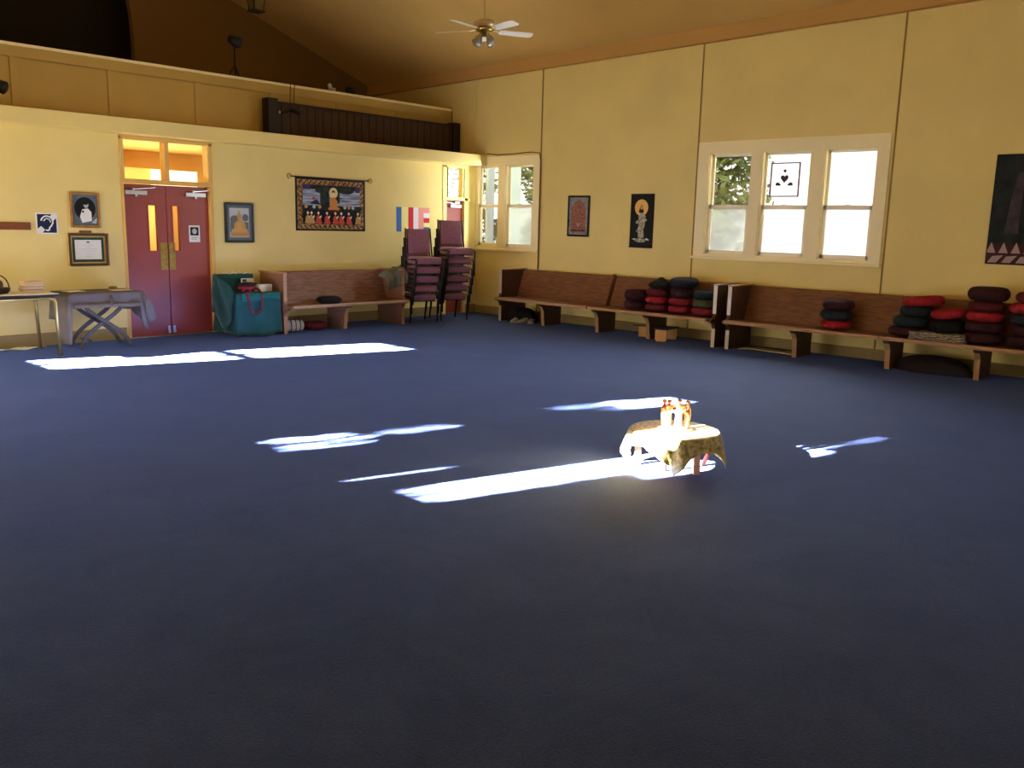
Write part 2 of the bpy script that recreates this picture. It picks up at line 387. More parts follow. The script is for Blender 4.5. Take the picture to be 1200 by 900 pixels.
# ------------------------------------------------------------------ windows (double hung) on the window wall, in local frame: X right along wall (-y), -Y into room
def hung_window(root, y_l, y_r, z0, z1, lower_frost=True, mid=None):
    """opening from world y_l (photo left) to y_r"""
    oy = root.location.y
    x0, x1 = oy - y_l, oy - y_r
    zm = mid or (z0 + z1) / 2; fw = 0.035
    b = MB(); yy0, yy1 = 0.075, 0.105    # upper sash, further out
    for (a, c, d, e) in ((x0, x0+fw, zm-0.02, z1), (x1-fw, x1, zm-0.02, z1), (x0, x1, z1-fw, z1), (x0, x1, zm-0.02, zm+0.02)): b.box(a, c, yy0, yy1, d, e)
    us = b.build('sash', SASH, root, bevel=0.003)
    b = MB(); b.box(x0+fw, x1-fw, 0.088, 0.092, zm+0.02, z1-fw); b.build('pane', GLASS, us)
    b = MB(); yy0, yy1 = 0.035, 0.07
    for (a, c, d, e) in ((x0, x0+fw+0.012, z0, zm+0.03), (x1-fw-0.012, x1, z0, zm+0.03), (x0, x1, z0, z0+fw+0.02), (x0, x1, zm-0.025, zm+0.03)): b.box(a, c, yy0, yy1, d, e)
    ls = b.build('sash', SASH, root, bevel=0.003)
    b = MB(); b.box(x0+fw, x1-fw, 0.05, 0.054, z0+fw, zm-0.02); b.build('pane', FROST if lower_frost else GLASS, ls)
    b = MB(); b.box((x0+x1)/2-0.03, (x0+x1)/2+0.03, 0.02, 0.04, zm+0.02, zm+0.04); b.build('latch', SASH, ls)
def casing(root, outer, holes):
    oy = root.location.y
    hs = [(oy-h[1], oy-h[0], h[2], h[3]) for h in holes]
    us = sorted({oy-outer[1], oy-outer[0]} | {h[k] for h in hs for k in (0, 1)}); vs = sorted({outer[2], outer[3]} | {h[k] for h in hs for k in (2, 3)})
    b = MB()
    for (a, c, d, e) in wall_cells(us, vs, hs): b.box(a, c, -0.02, 0.0, d, e)
    for h in hs:      # jamb liners
        b.box(h[0], h[0]+0.012, 0.0, 0.13, h[2], h[3]); b.box(h[1]-0.012, h[1], 0.0, 0.13, h[2], h[3]); b.box(h[0], h[1], 0.0, 0.13, h[3]-0.012, h[3]); b.box(h[0], h[1], 0.0, 0.13, h[2], h[2]+0.012)
    b.build('casing', CASING, root)
w = sempty('window_1', (XB, 5.6, 0), RB, 'triple double-hung window with cream casing, a sign in its middle sash', 'window')
casing(w, (4.25, 7.0, 1.22, 2.86), WB_HOLES[:3])
for h in WB_HOLES[:3]: hung_window(w, h[1]-0.012, h[0]+0.012, 1.272, 2.688, True, 1.94)
b = MB(); b.box(-1.42, 1.37, -0.055, 0, 1.195, 1.23); b.build('sill', CASING, w, bevel=0.005)
w = sempty('window_2', (XB, 10.9, 0), RB, 'pair of tall narrow windows in the far corner', 'window')
casing(w, (10.085, 11.62, 1.18, 2.80), WB_HOLES[3:5])
hung_window(w, 10.878, 10.242, 1.232, 2.648, True, 1.94); hung_window(w, 11.588, 11.072, 1.232, 2.648, False, 1.94)
b = MB(); b.box(-0.72, 0.83, -0.05, 0, 1.155, 1.19); b.build('sill', CASING, w, bevel=0.005)

# ------------------------------------------------------------------ double doors
d = sempty('door_1', (5.6, YA, 0), 0, 'red double doors with brass plates and narrow panes', 'door')
for sgn in (-1, 1):
    x0, x1 = (-0.585, -0.006) if sgn < 0 else (0.006, 0.605)
    vx0, vx1 = (-0.25, -0.14) if sgn < 0 else (0.085, 0.175)
    b = MB()
    for (a, c, e, f_) in wall_cells(sorted([x0, vx0, vx1, x1]), [0.01, 1.16, 1.76, 2.03], [(vx0, vx1, 1.16, 1.76)]): b.box(a, c, 0.05, 0.095, e, f_)
    leaf = b.build('door_leaf', DOORRED, d)
    b = MB(); b.box(vx0, vx1, 0.07, 0.075, 1.16, 1.76); b.build('vision_pane', GLASS, leaf)
    b = MB()
    for (a, c, e, f_) in ((vx0-.014, vx0, 1.146, 1.774), (vx1, vx1+.014, 1.146, 1.774), (vx0, vx1, 1.146, 1.16), (vx0, vx1, 1.76, 1.774)): b.box(a, c, 0.042, 0.05, e, f_)
    b.build('pane_frame', DOORRED, leaf)
    px0, px1 = (-0.115, -0.012) if sgn < 0 else (0.012, 0.10)
    b = MB(); b.box(px0, px1, 0.044, 0.05, 0.90, 1.27); b.build('push_plate', BRASS, leaf)
    cx = -0.41 if sgn < 0 else 0.42
    b = MB(); b.box(cx-0.16, cx+0.13, -0.01, 0.05, 1.895, 1.945); b.box(cx-0.03, cx+0.0, -0.005, 0.03, 1.87, 1.90)
    b.obox((cx-0.05, 0.0, 1.96), (cx+0.26, 0.03, 1.995), 0.02, 0.008); b.obox((cx-0.05, 0.0, 1.95), (cx-0.05, 0.0, 1.975), 0.025, 0.025)
    b.build('door_closer', STEEL, leaf)
    fx = -0.045 if sgn < 0 else 0.03
    b = MB(); b.box(fx-0.018, fx+0.018, 0.03, 0.05, 0.03, 0.13); b.box(fx-0.02, fx+0.02, 0.018, 0.035, 0.04, 0.07); b.build('foot_bolt', STEEL, leaf)
b = MB()
b.box(-0.62, -0.585, -0.012, 0.1, 0, 2.62); b.box(0.612, 0.66, -0.012, 0.1, 0, 2.62); b.box(-0.62, 0.66, -0.014, 0.1, 2.035, 2.095); b.box(-0.62, 0.66, -0.012, 0.1, 2.59, 2.64); b.box(-0.02, 0.04, -0.012, 0.1, 2.09, 2.6)
b.build('door_frame', JAMB, d, bevel=0.003)
for (x0, x1) in ((-0.585, -0.02), (0.04, 0.612)):
    b = MB(); b.box(x0, x1, 0.05, 0.055, 2.095, 2.59); b.build('transom_pane', GLASS, d)
b = MB(); b.box(-0.6, 0.62, -0.02, 0.1, 0, 0.008); b.build('threshold', STEEL, d)
# notice on the right leaf
def art(name, w, h, loc, rotz, draw, parent=None, depth=0.0):
    a = Art(w, h, depth); draw(a); return a.build(name, parent, loc, rotz)
class Art:
    def __init__(s, w, h, y0=0.0): s.w = w; s.h = h; s.mb = MB(); s.mats = []; s.k = 0; s.y0 = y0
    def _m(s, m):
        if m not in s.mats: s.mats.append(m)
        s.mb.cur = s.mats.index(m)
    def poly(s, pts, m):       # pts in 0..1, v down
        s._m(m); s.k += 1; y = s.y0 - 0.0004 * s.k
        s.mb.add([((u-0.5)*s.w, y, (0.5-v)*s.h) for u, v in pts], [tuple(range(len(pts)))])
    def rect(s, u0, v0, u1, v1, m): s.poly([(u0, v0), (u1, v0), (u1, v1), (u0, v1)], m)
    def ell(s, u, v, ru, rv, m, n=20, a0=0, a1=2*PI):
        s.poly([(u + ru*math.cos(a0+(a1-a0)*k/(n-1)), v + rv*math.sin(a0+(a1-a0)*k/(n-1))) for k in range(n - (1 if a1-a0 > 6.2 else 0))], m)
    def back(s, t, m): s._m(m); s.mb.box(-s.w/2, s.w/2, s.y0, s.y0+t, -s.h/2, s.h/2)
    def build(s, name, parent, loc, rotz):
        me = bpy.data.meshes.new(name); me.from_pydata(s.mb.v, [], s.mb.f); me.update()
        for mm in s.mats: me.materials.append(mm)
        for p, mi in zip(me.polygons, s.mb.m): p.material_index = mi
        o = bpy.data.objects.new(name, me); col.objects.link(o)
        if parent is not None: o.parent = parent
        o.location = loc; o.rotation_euler = (0, 0, rotz); return o
def frame_part(parent, w, h, fw, m, depth=0.03, lip=None):
    b = MB()
    for (a, c, d_, e) in ((-w/2, -w/2+fw, -h/2, h/2), (w/2-fw, w/2, -h/2, h/2), (-w/2+fw, w/2-fw, h/2-fw, h/2), (-w/2+fw, w/2-fw, -h/2, -h/2+fw)): b.box(a, c, -depth, 0, d_, e)
    b.build('frame', m, parent, bevel=0.004)

a = Art(0.16, 0.23); a.back(0.001, P['white']); a.rect(.12, .1, .88, .6, P['black']); a.ell(.5, .35, .22, .17, P['lgrey']); a.rect(.2, .7, .8, .73, P['grey']); a.rect(.2, .8, .7, .83, P['grey'])
tag(a.build('notice', None, (5.99, YA+0.049, 1.39), 0), 'black and white notice taped to the right red door', 'notice')

# hallway behind the doors
b = MB()
b.box(4.0, 9.5, 14.6, 14.7, 0, 2.73); b.box(3.95, 4.05, YA+0.14, 14.6, 0, 2.73); b.box(9.45, 9.55, YA+0.14, 14.6, 0, 2.73)
b.box(5.6, 6.62, 13.96, 14.0, 0, 2.36)
struct(b.build('wall_hallway', HALL), 'warm lit hallway walls seen through the transom', 'wall')
b = MB(); b.box(6.46, 7.22, 13.90, 13.95, 1.9, 2.35); struct(b.build('window_3', mat('bright_hall_board', (255, 236, 190), 0.6, emit=2.0)), 'bright white window in the hallway seen through the transom', 'window')
b = MB(); b.box(4.0, 9.5, YA+0.14, 14.6, 2.66, 2.73); struct(b.build('ceiling_hallway', mat('hall_ceiling', (244, 206, 120), 0.7)), 'hallway ceiling', 'ceiling')

# small corner door with transom
d = sempty('door_2', (10.92, YA, 0), 0, 'narrow red door with a pane above it in the far corner', 'door')
b = MB(); b.box(-0.215, 0.215, 0.05, 0.09, 0.01, 2.02); leaf = b.build('door_leaf', mat('dull_red_door_paint', (140, 62, 48), 0.45, noise=0.06, scale=4), d)
b = MB(); b.box(-0.11, 0.14, -0.01, 0.05, 1.90, 1.945); b.obox((0.0, 0.0, 1.96), (-0.2, 0.03, 1.99), 0.02, 0.01); b.box(0.0, 0.1, -0.005, 0.03, 1.97, 2.0); b.build('door_closer', STEEL, leaf)
b = MB(); b.box(-0.31, -0.215, -0.012, 0.1, 2.03, 2.62); b.box(-0.30, -0.22, -0.012, 0.02, 0.0, 2.03)
b.box(0.215, 0.30, -0.014, 0.1, 0, 2.62); b.box(-0.31, 0.36, -0.014, 0.1, 2.02, 2.075); b.box(-0.31, 0.30, -0.012, 0.1, 2.59, 2.64); b.box(-0.22, -0.17, -0.0, 0.1, 2.07, 2.6); b.box(0.17, 0.22, 0.0, 0.1, 2.07, 2.6)
b.build('door_frame', mat('bright_yellow_jamb', (238, 214, 130), 0.5), d, bevel=0.003)
b = MB(); b.box(-0.18, 0.18, 0.05, 0.055, 2.075, 2.59); b.build('transom_pane', GLASS, d)

# ------------------------------------------------------------------ outdoors
b = MB(); b.box(XB+0.2, 40, -20, 45, -0.35, -0.3); struct(b.build('ground', GROUNDOUT), 'pale ground outside the windows', 'ground')
def tree(label, c, rr, h0, h1, n, leafsize=0.11):
    t = thing('tree', label, 'tree', (c[0], c[1], -0.3), 0, 'trees outside the windows')
    b = MB(); b.smooth = True
    b.tube([(0, 0, 0), (0.05, 0, h0*0.6), (0, 0.05, (h0+h1)/2), (0.05, 0.1, h1)], [0.13, 0.11, 0.07, 0.03]); 
    for k in range(7):
        a = k*2.4; z = h0 + (h1-h0)*(k/8); b.tube([(0, 0.03, z), (rr*0.45*math.cos(a), rr*0.45*math.sin(a), z+0.25), (rr*0.85*math.cos(a), rr*0.85*math.sin(a), z+0.35)], [0.045, 0.03, 0.012], 6)
    b.build('trunk', BARK, t)
    b = MB()
    clumps = [(random.uniform(-1, 1)*rr*0.7, random.uniform(-1, 1)*rr*0.8, random.uniform(h0, h1)) for _ in range(34)]
    for _ in range(n):
        q = random.choice(clumps); s = rr*0.28
        p = Vector((q[0]+random.gauss(0, s), q[1]+random.gauss(0, s), q[2]+random.gauss(0, s)))
        if abs(p.x) > rr*1.05 or abs(p.y) > rr*1.05: continue
        u = Vector((random.gauss(0, 1), random.gauss(0, 1), random.gauss(0, 1))).normalized(); v = u.orthogonal().normalized(); L_ = leafsize*random.uniform(.6, 1.2)
        b.add([p-u*L_, p+v*L_*0.45, p+u*L_, p-v*L_*0.45], [(0, 1, 2, 3)])
    o = b.build('foliage', LEAF, t); o['kind'] = 'stuff'
tree('dense green tree outside the left pane of the triple window', (16.2, 9.72), 1.12, 0.8, 5.2, 5200, 0.13)
tree('light green tree outside the right pane of the corner window', (16.0, 13.75), 0.85, 1.2, 5.0, 4600, 0.12)
tree('thin tree seen through the pane over the narrow red door', (15.5, 15.9), 0.85, 0.8, 5.0, 2400, 0.12)
b = MB(); b.box(14.1, 14.5, 13.33, 13.52, -0.3, 5.5); b.box(14.1, 14.3, 13.95, 14.02, -0.3, 5.5); struct(b.build('wall_neighbour', GREYBLUE), 'pale blue grey wall edge outside the corner window', 'wall')
b = MB(); b.box(-3, 9.5, 16.2, 24, -0.3, 9.5); struct(b.build('wall_sun_block', WALL), 'unseen block added to keep the sun off the trees outside', 'wall')  # unseen volume added to shade the outdoor trees from the sun
# leafy hanging branch for the leftmost corner lower pane
t = thing('branch', 'dark drooping branch outside the lower left corner pane', 'branch', (14.5, 14.15, 0))
b = MB(); b.smooth = True; b.tube([(0, 0.45, 2.0), (0, 0.1, 1.7), (0, -0.35, 1.35)], 0.02, 6); b.build('stem', BARK, t)
b = MB()
for k in range(220):
    s = random.random(); p = Vector((random.gauss(0, .05), 0.4-0.75*s+random.gauss(0, .05), 1.95-0.6*s+random.gauss(0, .07)-0.08)); u = Vector((0, random.gauss(0, 1), random.gauss(0, 1))).normalized(); v = Vector((1, 0, 0)).cross(u)
    b.add([p-u*.06, p+v*.03, p+u*.06, p-v*.03], [(0, 1, 2, 3)])
o = b.build('foliage', mat('shaded_leaves', (92, 96, 88), 0.8), t); o['kind'] = 'stuff'

# unseen shrub added outside the near wall, leaves placed to dapple the sun
t = thing('dapple_shrub', 'unseen leafy shrub added outside the near wall to dapple the sun', 'shrub', (-2.35, 6.3, -0.3))
b = MB(); b.smooth = True; b.tube([(0, 0, 0), (0, 0.4, 1.2), (0.05, 0.9, 2.2)], [0.03, 0.02, 0.01], 6); b.tube([(0, 0.2, 0.6), (0, -0.6, 1.6), (0, -1.1, 2.6)], [0.025, 0.018, 0.01], 6); b.build('stem', BARK, t)
b = MB()
def leaves(y0, y1, z0, z1, n, s=0.03):
    for _ in range(n):
        x = random.uniform(-2.5, -2.2); dx = (XC - x); y = yn(random.uniform(y0, y1)) + 0.2996*dx; z = zn(random.uniform(z0, z1)) + 0.2923*dx
        p = Vector((x, y, z)); u = Vector((random.gauss(0, .5), random.gauss(0, 1), random.gauss(0, 1))).normalized(); v = u.orthogonal().normalized(); l_ = s*random.uniform(.6, 1.4)
        b.add([p-u*l_, p+v*l_*0.5, p+u*l_, p-v*l_*0.5], [(0, 1, 2, 3)])
leaves(6.28, 6.75, 1.22, 1.55, 330); leaves(6.36, 6.75, 1.46, 1.80, 330); leaves(6.42, 6.9, 2.10, 2.34, 330); leaves(4.55, 4.78, 1.2, 1.8, 90); leaves(4.55, 4.75, 2.24, 2.60, 230); leaves(4.95, 5.15, 2.2, 2.4, 260); leaves(4.75, 5.1, 1.22, 1.3, 40)
o = b.build('foliage', LEAF, t, world=True); o['kind'] = 'stuff'

# ------------------------------------------------------------------ pews
def pew(label, loc, rotz, L, ends, legs, caps, wood=WOOD, group=None, sheen=None):
    t = thing('pew', label, 'bench', loc, rotz, group)
    ex0 = 0.05 if 0 in ends else 0.0; ex1 = L - 0.05 if 1 in ends else L
    b = MB(); b.prism([(-0.83, 0.372), (-0.84, 0.390), (-0.83, 0.408), (-0.26, 0.392), (-0.24, 0.37), (-0.26, 0.362)], 'x', ex0-0.0, ex1)
    o = b.build('seat', [wood], t, bevel=0.004)
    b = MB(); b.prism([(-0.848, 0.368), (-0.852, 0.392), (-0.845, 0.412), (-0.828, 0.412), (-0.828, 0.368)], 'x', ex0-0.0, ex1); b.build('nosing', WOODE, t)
    b = MB(); b.prism([(-0.285, 0.375), (-0.265, 0.36), (-0.095, 0.835), (-0.075, 0.85), (-0.10, 0.862), (-0.125, 0.845)], 'x', ex0, ex1); b.build('backrest', wood, t, bevel=0.004)
    for e in ends:
        x = 0.0 if e == 0 else L - 0.05
        b = MB(); b.prism([(-0.67, 0), (-0.05, 0), (-0.05, 0.86), (-0.67, 0.86), (-0.67, 0.46), (-0.70, 0.41), (-0.80, 0.395), (-0.80, 0.365), (-0.70, 0.33), (-0.67, 0.26)], 'x', x, x+0.05)
        ep = b.build('end_panel', WOODD if wood is WOOD else wood, t, bevel=0.004)
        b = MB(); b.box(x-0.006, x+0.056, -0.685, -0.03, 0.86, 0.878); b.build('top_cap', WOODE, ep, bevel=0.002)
        for (za, zb_) in ((0.0, 0.26), (0.47, 0.86)):
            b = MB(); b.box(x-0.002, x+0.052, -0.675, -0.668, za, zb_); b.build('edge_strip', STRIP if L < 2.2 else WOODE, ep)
    for x in legs:
        b = MB(); b.prism([(-0.64, 0), (-0.22, 0), (-0.22, 0.365), (-0.78, 0.365), (-0.78, 0.345), (-0.71, 0.31), (-0.665, 0.24), (-0.655, 0.12)], 'x', x-0.03, x+0.03)
        lg = b.build('leg', WOODD if wood is WOOD else wood, t, bevel=0.004)
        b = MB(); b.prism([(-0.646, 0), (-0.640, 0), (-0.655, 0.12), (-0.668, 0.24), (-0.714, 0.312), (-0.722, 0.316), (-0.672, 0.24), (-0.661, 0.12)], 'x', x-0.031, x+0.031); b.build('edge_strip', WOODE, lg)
    for x in caps:
        b = MB(); b.prism([(-0.325, 0.41), (-0.24, 0.37), (-0.06, 0.83), (-0.06, 0.87), (-0.12, 0.885), (-0.165, 0.86), (-0.17, 0.82)], 'x', x-0.022, x+0.022)
        b.build('end_cap', wood, t, bevel=0.006)
    return t
G = 'wooden pews along the window wall'
pew('brown wooden pew by the corner window, empty seat', (XB-0.02, 10.33, 0), RB, 2.02, [0], [0.98], [1.99], group=G)
pew('brown wooden pew with small round cushion stacks, below the robed figure scroll', (XB-0.02, 8.28, 0), RB, 2.12, [1], [0.05, 1.0], [], group=G)
pew('brown wooden pew under the triple window, one cushion stack on it', (XB-0.02, 5.99, 0), RB, 2.13, [0], [1.0], [], group=G)
pew('brown wooden pew below the forest painting, heaped with cushions', (XB-0.02, 3.85, 0), RB, 2.13, [1], [0.05, 1.05], [], group=G)
pew('worn wooden pew under the Buddhist tapestry against the low wall', (6.86, YA-0.12, 0), 0, 2.22, [0, 1], [1.08], [], wood=WOODA)

# ------------------------------------------------------------------ round cushions
def cushion_mesh(name, m, r, h, seed):
    random.seed(seed); b = MB(); b.smooth = True
    ph = random.uniform(0, 6); ph2 = random.uniform(0, 6)
    prof = [(0.0001, 0.018), (r*0.30, 0.004), (r*0.60, 0.0), (r*0.80, h*0.05), (r*0.915, h*0.17), (r*0.98, h*0.33), (r, h*0.5), (r*0.98, h*0.67), (r*0.915, h*0.83), (r*0.80, h*0.95), (r*0.60, h*1.0), (r*0.30, h*0.97), (r*0.06, h*0.90), (0.0001, h*0.89)]
    def mod(t, rr, z):
        side = 1 if r*0.5 < rr else 0.2
        return 1 + side*(0.022*math.cos(22*t) + 0.02*math.sin(2*t+ph) + 0.014*math.sin(3*t+ph2))
    b.lathe(prof, seg=88, mod=mod)
    o = b.build(name, m)
    return o
protos = {}
def cushion(m, key, loc, label, group, r=0.185, h=0.115, tilt=(0, 0)):
    k = (key, round(r, 3), round(h, 3))
    if k not in protos:
        o = cushion_mesh('round_cushion', m, r, h, len(protos)+3); protos[k] = o
    else:
        o = protos[k].copy(); col.objects.link(o)
    tag(o, label, 'cushion', group); o.location = loc; o.rotation_euler = (tilt[0], tilt[1], random.uniform(0, 6)); return o
CX = 10.97; ZS = 0.415
G2 = 'round meditation cushions on the second pew'
G3 = 'round meditation cushions on the pew under the triple window'
G4 = 'round meditation cushions heaped on the last pew'
# leftmost stack on pew 2
cushion(C_MAR, 'mar', (CX, 7.66, ZS), 'flattened maroon cushion at the bottom of the leftmost stack on its pew', G2, 0.18, 0.12)
cushion(C_MAR, 'mar2', (CX-.02, 7.64, ZS+.121), 'plump round maroon cushion topping the two-cushion stack', G2, 0.175, 0.17, (R(4), 0))
cushion(C_DKRED, 'dkred', (CX, 7.27, ZS), 'dark red cushion at the bottom of the stack beside the plump maroon one', G2, 0.18, 0.105)
cushion(C_RED, 'red', (CX, 7.265, ZS+.107), 'bright red cushion in the middle of the stack beside the plump maroon one', G2, 0.18, 0.108)
cushion(C_DKRED, 'dkred', (CX, 7.25, ZS+.217), 'dark red cushion just under the peaked black cushion', G2, 0.185, 0.115)
cushion(C_CRIM, 'crim', (CX, 6.87, ZS), 'red cushion at the bottom of the stack topped by the domed navy cushion', G2, 0.18, 0.108)
cushion(C_CRIM, 'crim', (CX, 6.865, ZS+.11), 'red cushion second from the bottom under the domed navy cushion', G2, 0.18, 0.108)
cushion(C_MAR, 'mar', (CX, 6.85, ZS+.22), 'thick maroon cushion directly under the domed navy cushion', G2, 0.175, 0.15)
cushion(C_CRIM, 'crim', (CX, 6.47, ZS), 'red cushion at the bottom of the stack with the olive cushion', G2, 0.18, 0.108)
cushion(C_OLIVE, 'olive', (CX, 6.465, ZS+.11), 'olive green cushion between a red and a dark teal one', G2, 0.18, 0.118)
cushion(C_TEAL, 'teal', (CX, 6.455, ZS+.23), 'dark teal cushion on top of the olive green one', G2, 0.18, 0.12)
cushion(C_NAVY, 'navy', (CX+.0, 6.83, ZS+.372), 'domed navy cushion bulging over the maroon cushion', G2, 0.21, 0.135, (R(3), R(3)))
# peaked black cushion (knotted top)
random.seed(5); b = MB(); b.smooth = True
b.lathe([(0.0001, 0.0), (0.15, 0.0), (0.19, 0.03), (0.185, 0.065), (0.13, 0.10), (0.07, 0.125), (0.04, 0.15), (0.02, 0.158), (0.0001, 0.16)], seg=60, mod=lambda t, r, z: 1+0.05*math.sin(2*t)+0.02*math.cos(14*t))
tag(b.build('round_cushion', C_BLACK, loc=(CX, 7.22, ZS+.335)), 'peaked black cushion on top of the dark red one', 'cushion', G2)
# pew 3 stack
cushion(C_RED, 'red', (CX-.02, 4.55, ZS), 'red cushion at the bottom of the lone stack under the triple window', G3, 0.185, 0.108)
cushion(C_TEAL, 'teal', (CX-.02, 4.55, ZS+.11), 'dark teal cushion in the middle of the lone stack', G3, 0.195, 0.13)
cushion(C_MAR, 'mar', (CX-.02, 4.53, ZS+.242), 'dark maroon cushion on top of the lone stack under the triple window', G3, 0.19, 0.125)
# pew 4
cushion(C_MAR, 'mar', (CX-.03, 3.68, ZS), 'maroon cushion at the bottom left of the heap beside the folded textile', G4, 0.185, 0.11)
cushion(C_TEAL, 'teal', (CX-.02, 3.63, ZS+.112), 'dark teal cushion lying on the bottom left maroon one', G4, 0.195, 0.125)
cushion(C_TEAL, 'teal', (CX-.0, 3.57, ZS+.239), 'dark teal cushion directly under the topmost tilted red cushion', G4, 0.19, 0.125)
cushion(C_RED, 'red', (CX-.0, 3.50, ZS+.366), 'wide red cushion lying tilted on top of the dark teal ones', G4, 0.225, 0.12, (R(6), 0))
cushion(C_BLACK, 'blk', (CX-.0, 3.22, ZS+.10), 'black cushion lying on the folded patterned textile', G4, 0.195, 0.13, (R(7), 0))
cushion(C_RED, 'red', (CX-.0, 3.215, ZS+.25), 'red cushion slanting on the black one above the folded textile', G4, 0.195, 0.11, (R(9), 0))
cushion(C_MAR, 'mar', (CX, 2.82, ZS), 'maroon cushion at the bottom of the five-high stack', G4, 0.205, 0.12)
cushion(C_MAR, 'mar', (CX, 2.82, ZS+.122), 'maroon cushion second from the bottom of the five-high stack', G4, 0.205, 0.12)
cushion(C_RED, 'red', (CX, 2.83, ZS+.244), 'red cushion in the middle of the five-high stack', G4, 0.195, 0.115)
cushion(C_DKRED, 'dkred', (CX, 2.82, ZS+.361), 'dark red cushion under the large maroon top cushion', G4, 0.195, 0.115)
cushion(C_MAR, 'mar', (CX-.02, 2.81, ZS+.478), 'large plump maroon cushion topping the five-high stack', G4, 0.21, 0.16)
cushion(C_MAR, 'mar', (CX, 2.36, ZS), 'maroon cushion at the bottom of the stack cut by the right edge', G4, 0.205, 0.12)
cushion(C_MAR, 'mar', (CX, 2.36, ZS+.122), 'maroon cushion second from bottom in the stack cut by the right edge', G4, 0.205, 0.12)
cushion(C_TEAL, 'teal', (CX, 2.36, ZS+.244), 'dark teal cushion in the stack cut by the right edge', G4, 0.205, 0.12)
cushion(C_RED, 'red', (CX, 2.38, ZS+.366), 'red cushion above the dark teal one at the right edge', G4, 0.205, 0.12)
cushion(C_DKRED, 'dkred', (CX, 2.34, ZS+.488), 'dark red cushion topping the stack cut by the right edge', G4, 0.195, 0.12)
# folded textile on pew 4
b = MB(); random.seed(11); b.smooth = True
for k in range(4):
    z = 0.0 + k*0.024
    b.grid(lambda u, v, z=z, k=k: (-0.30+0.60*u+0.01*math.sin(9*v+k), -0.21+0.38*v+0.02*math.sin(7*u+k), z+0.012+0.006*math.sin(11*u+5*v+k)), 16, 10)
o = b.build('folded_textile', STRIPED, loc=(CX-0.06, 3.26, ZS-0.005), rotz=RB, thick=0.02)
tag(o, 'folded patterned grey and cream textile under the black cushion', 'textile')

# things under the pews
def heap(name, label, cat, m, loc, rotz, sx, sy, sz, seed, amp=0.25, group=None):
    random.seed(seed); b = MB(); b.smooth = True; f = [random.uniform(0, 6) for _ in range(6)]
    def fn(u, v):
        a = 2*PI*u; p = PI/2*v; n = 1 + amp*(0.5*math.sin(3*a+f[0]+2*p)+0.4*math.sin(5*a+f[1])+0.3*math.sin(7*a+f[2]+5*p))
        return (sx*math.cos(a)*math.cos(p)*n, sy*math.sin(a)*math.cos(p)*n, sz*math.sin(p)**0.8*(1+amp*0.5*math.sin(4*a+f[3])) if v > 0 else 0.0)
    b.grid(fn, 48, 12); o = b.build(name, m, loc=loc, rotz=rotz); return tag(o, label, cat, group)
heap('black_bag', 'slumped black bag on the floor under the corner pew', 'bag', C_BLACK, (11.02, 10.02, 0.0), RB, 0.30, 0.22, 0.21, 3)
for k, (x, y, rz) in enumerate(((10.80, 9.98, 0.3), (10.82, 9.84, -0.2), (10.90, 9.70, 0.5))):
    b = MB(); b.smooth = True
    prof = [(-0.13, 0.0), (-0.13, 0.06), (-0.10, 0.085), (-0.03, 0.08), (0.03, 0.055), (0.10, 0.045), (0.135, 0.02), (0.135, 0.0)]
    for i, ww in enumerate((0.0,)):
        loops = []
        for (px, pz) in prof: pass
        for yy, sc_ in ((-0.045, 0.75), (-0.035, 0.96), (0.0, 1.0), (0.035, 0.96), (0.045, 0.75)):
            loops.append([(px*(0.97 if abs(yy) > .04 else 1), yy, pz*sc_) for px, pz in prof])
        b.ring(loops); n = len(prof)
        b.add(loops[0], [tuple(range(n))]); b.add(loops[-1], [tuple(range(n))])
    o = b.build('shoe', mat('pale_shoe_leather_%d' % k, (170-20*k, 164-18*k, 150-16*k), 0.6), loc=(x, y, 0.0), rotz=rz+PI)
    tag(o, ['pale shoe nearest the pew end, beside the black bag', 'whitish shoe in the middle of the three by the black bag', 'greyish shoe farthest right of the three by the black bag'][k], 'shoe', 'shoes under the corner pew')
b = MB(); b.smooth = True
b.grid(lambda u, v: (11.43+0.0*u-0.0, 10.075-0.02+0.02*math.sin(6*u), 0), 1, 1) if False else None
b.tube([(11.415, 9.99, 1.15), (11.40, 9.98, 0.8), (11.2, 9.80, 0.35), (11.15, 9.72, 0.20), (11.05, 9.52, 0.06), (11.0, 9.40, 0.012)], 0.006, 6)
# low seiza benches / boxes below pew 2
def seiza(label, loc, rz, w=0.42, d_=0.18, h=0.17):
    t = thing('kneeling_bench', label, 'stool', loc, rz, 'small kneeling benches under the second pew')
    b = MB(); b.box(-w/2, w/2, -d_/2, d_/2, h-0.02, h); b.build('seat', mat('dark_bench_top', (60, 42, 30), 0.5), t, bevel=0.004)
    for sgn in (-1, 1):
        x = sgn*(w/2-0.04); b = MB()
        pts = [(-d_/2+0.01, 0.03), (-d_/2+0.03, 0.0), (d_/2-0.03, 0.0), (d_/2-0.01, 0.03), (d_/2-0.01, h-0.02), (-d_/2+0.01, h-0.02)]
        b.prism(pts, 'x', x-0.012, x+0.012); b.build('leg', CARD, t, bevel=0.003)
seiza('small bench with a tan end and dark top, in front under the second pew', (10.87, 7.02, 0), 0.15, 0.44, 0.20, 0.19)
b = MB(); b.box(-0.17, 0.17, -0.11, 0.11, 0, 0.15); o = b.build('cardboard_box', CARD, loc=(11.08, 7.42, 0.0), rotz=0.3+RB, bevel=0.004)
tag(o, 'small tan cardboard box lying behind the little bench', 'box')
b = MB(); b.box(-0.28, 0.22, -0.07, 0.07, 0, 0.012); o = b.build('dark_board', mat('dark_board', (50, 34, 26), 0.5), loc=(11.08, 7.42, 0.152), rotz=0.3+RB); tag(o, 'thin dark board lying on the small tan box', 'board')
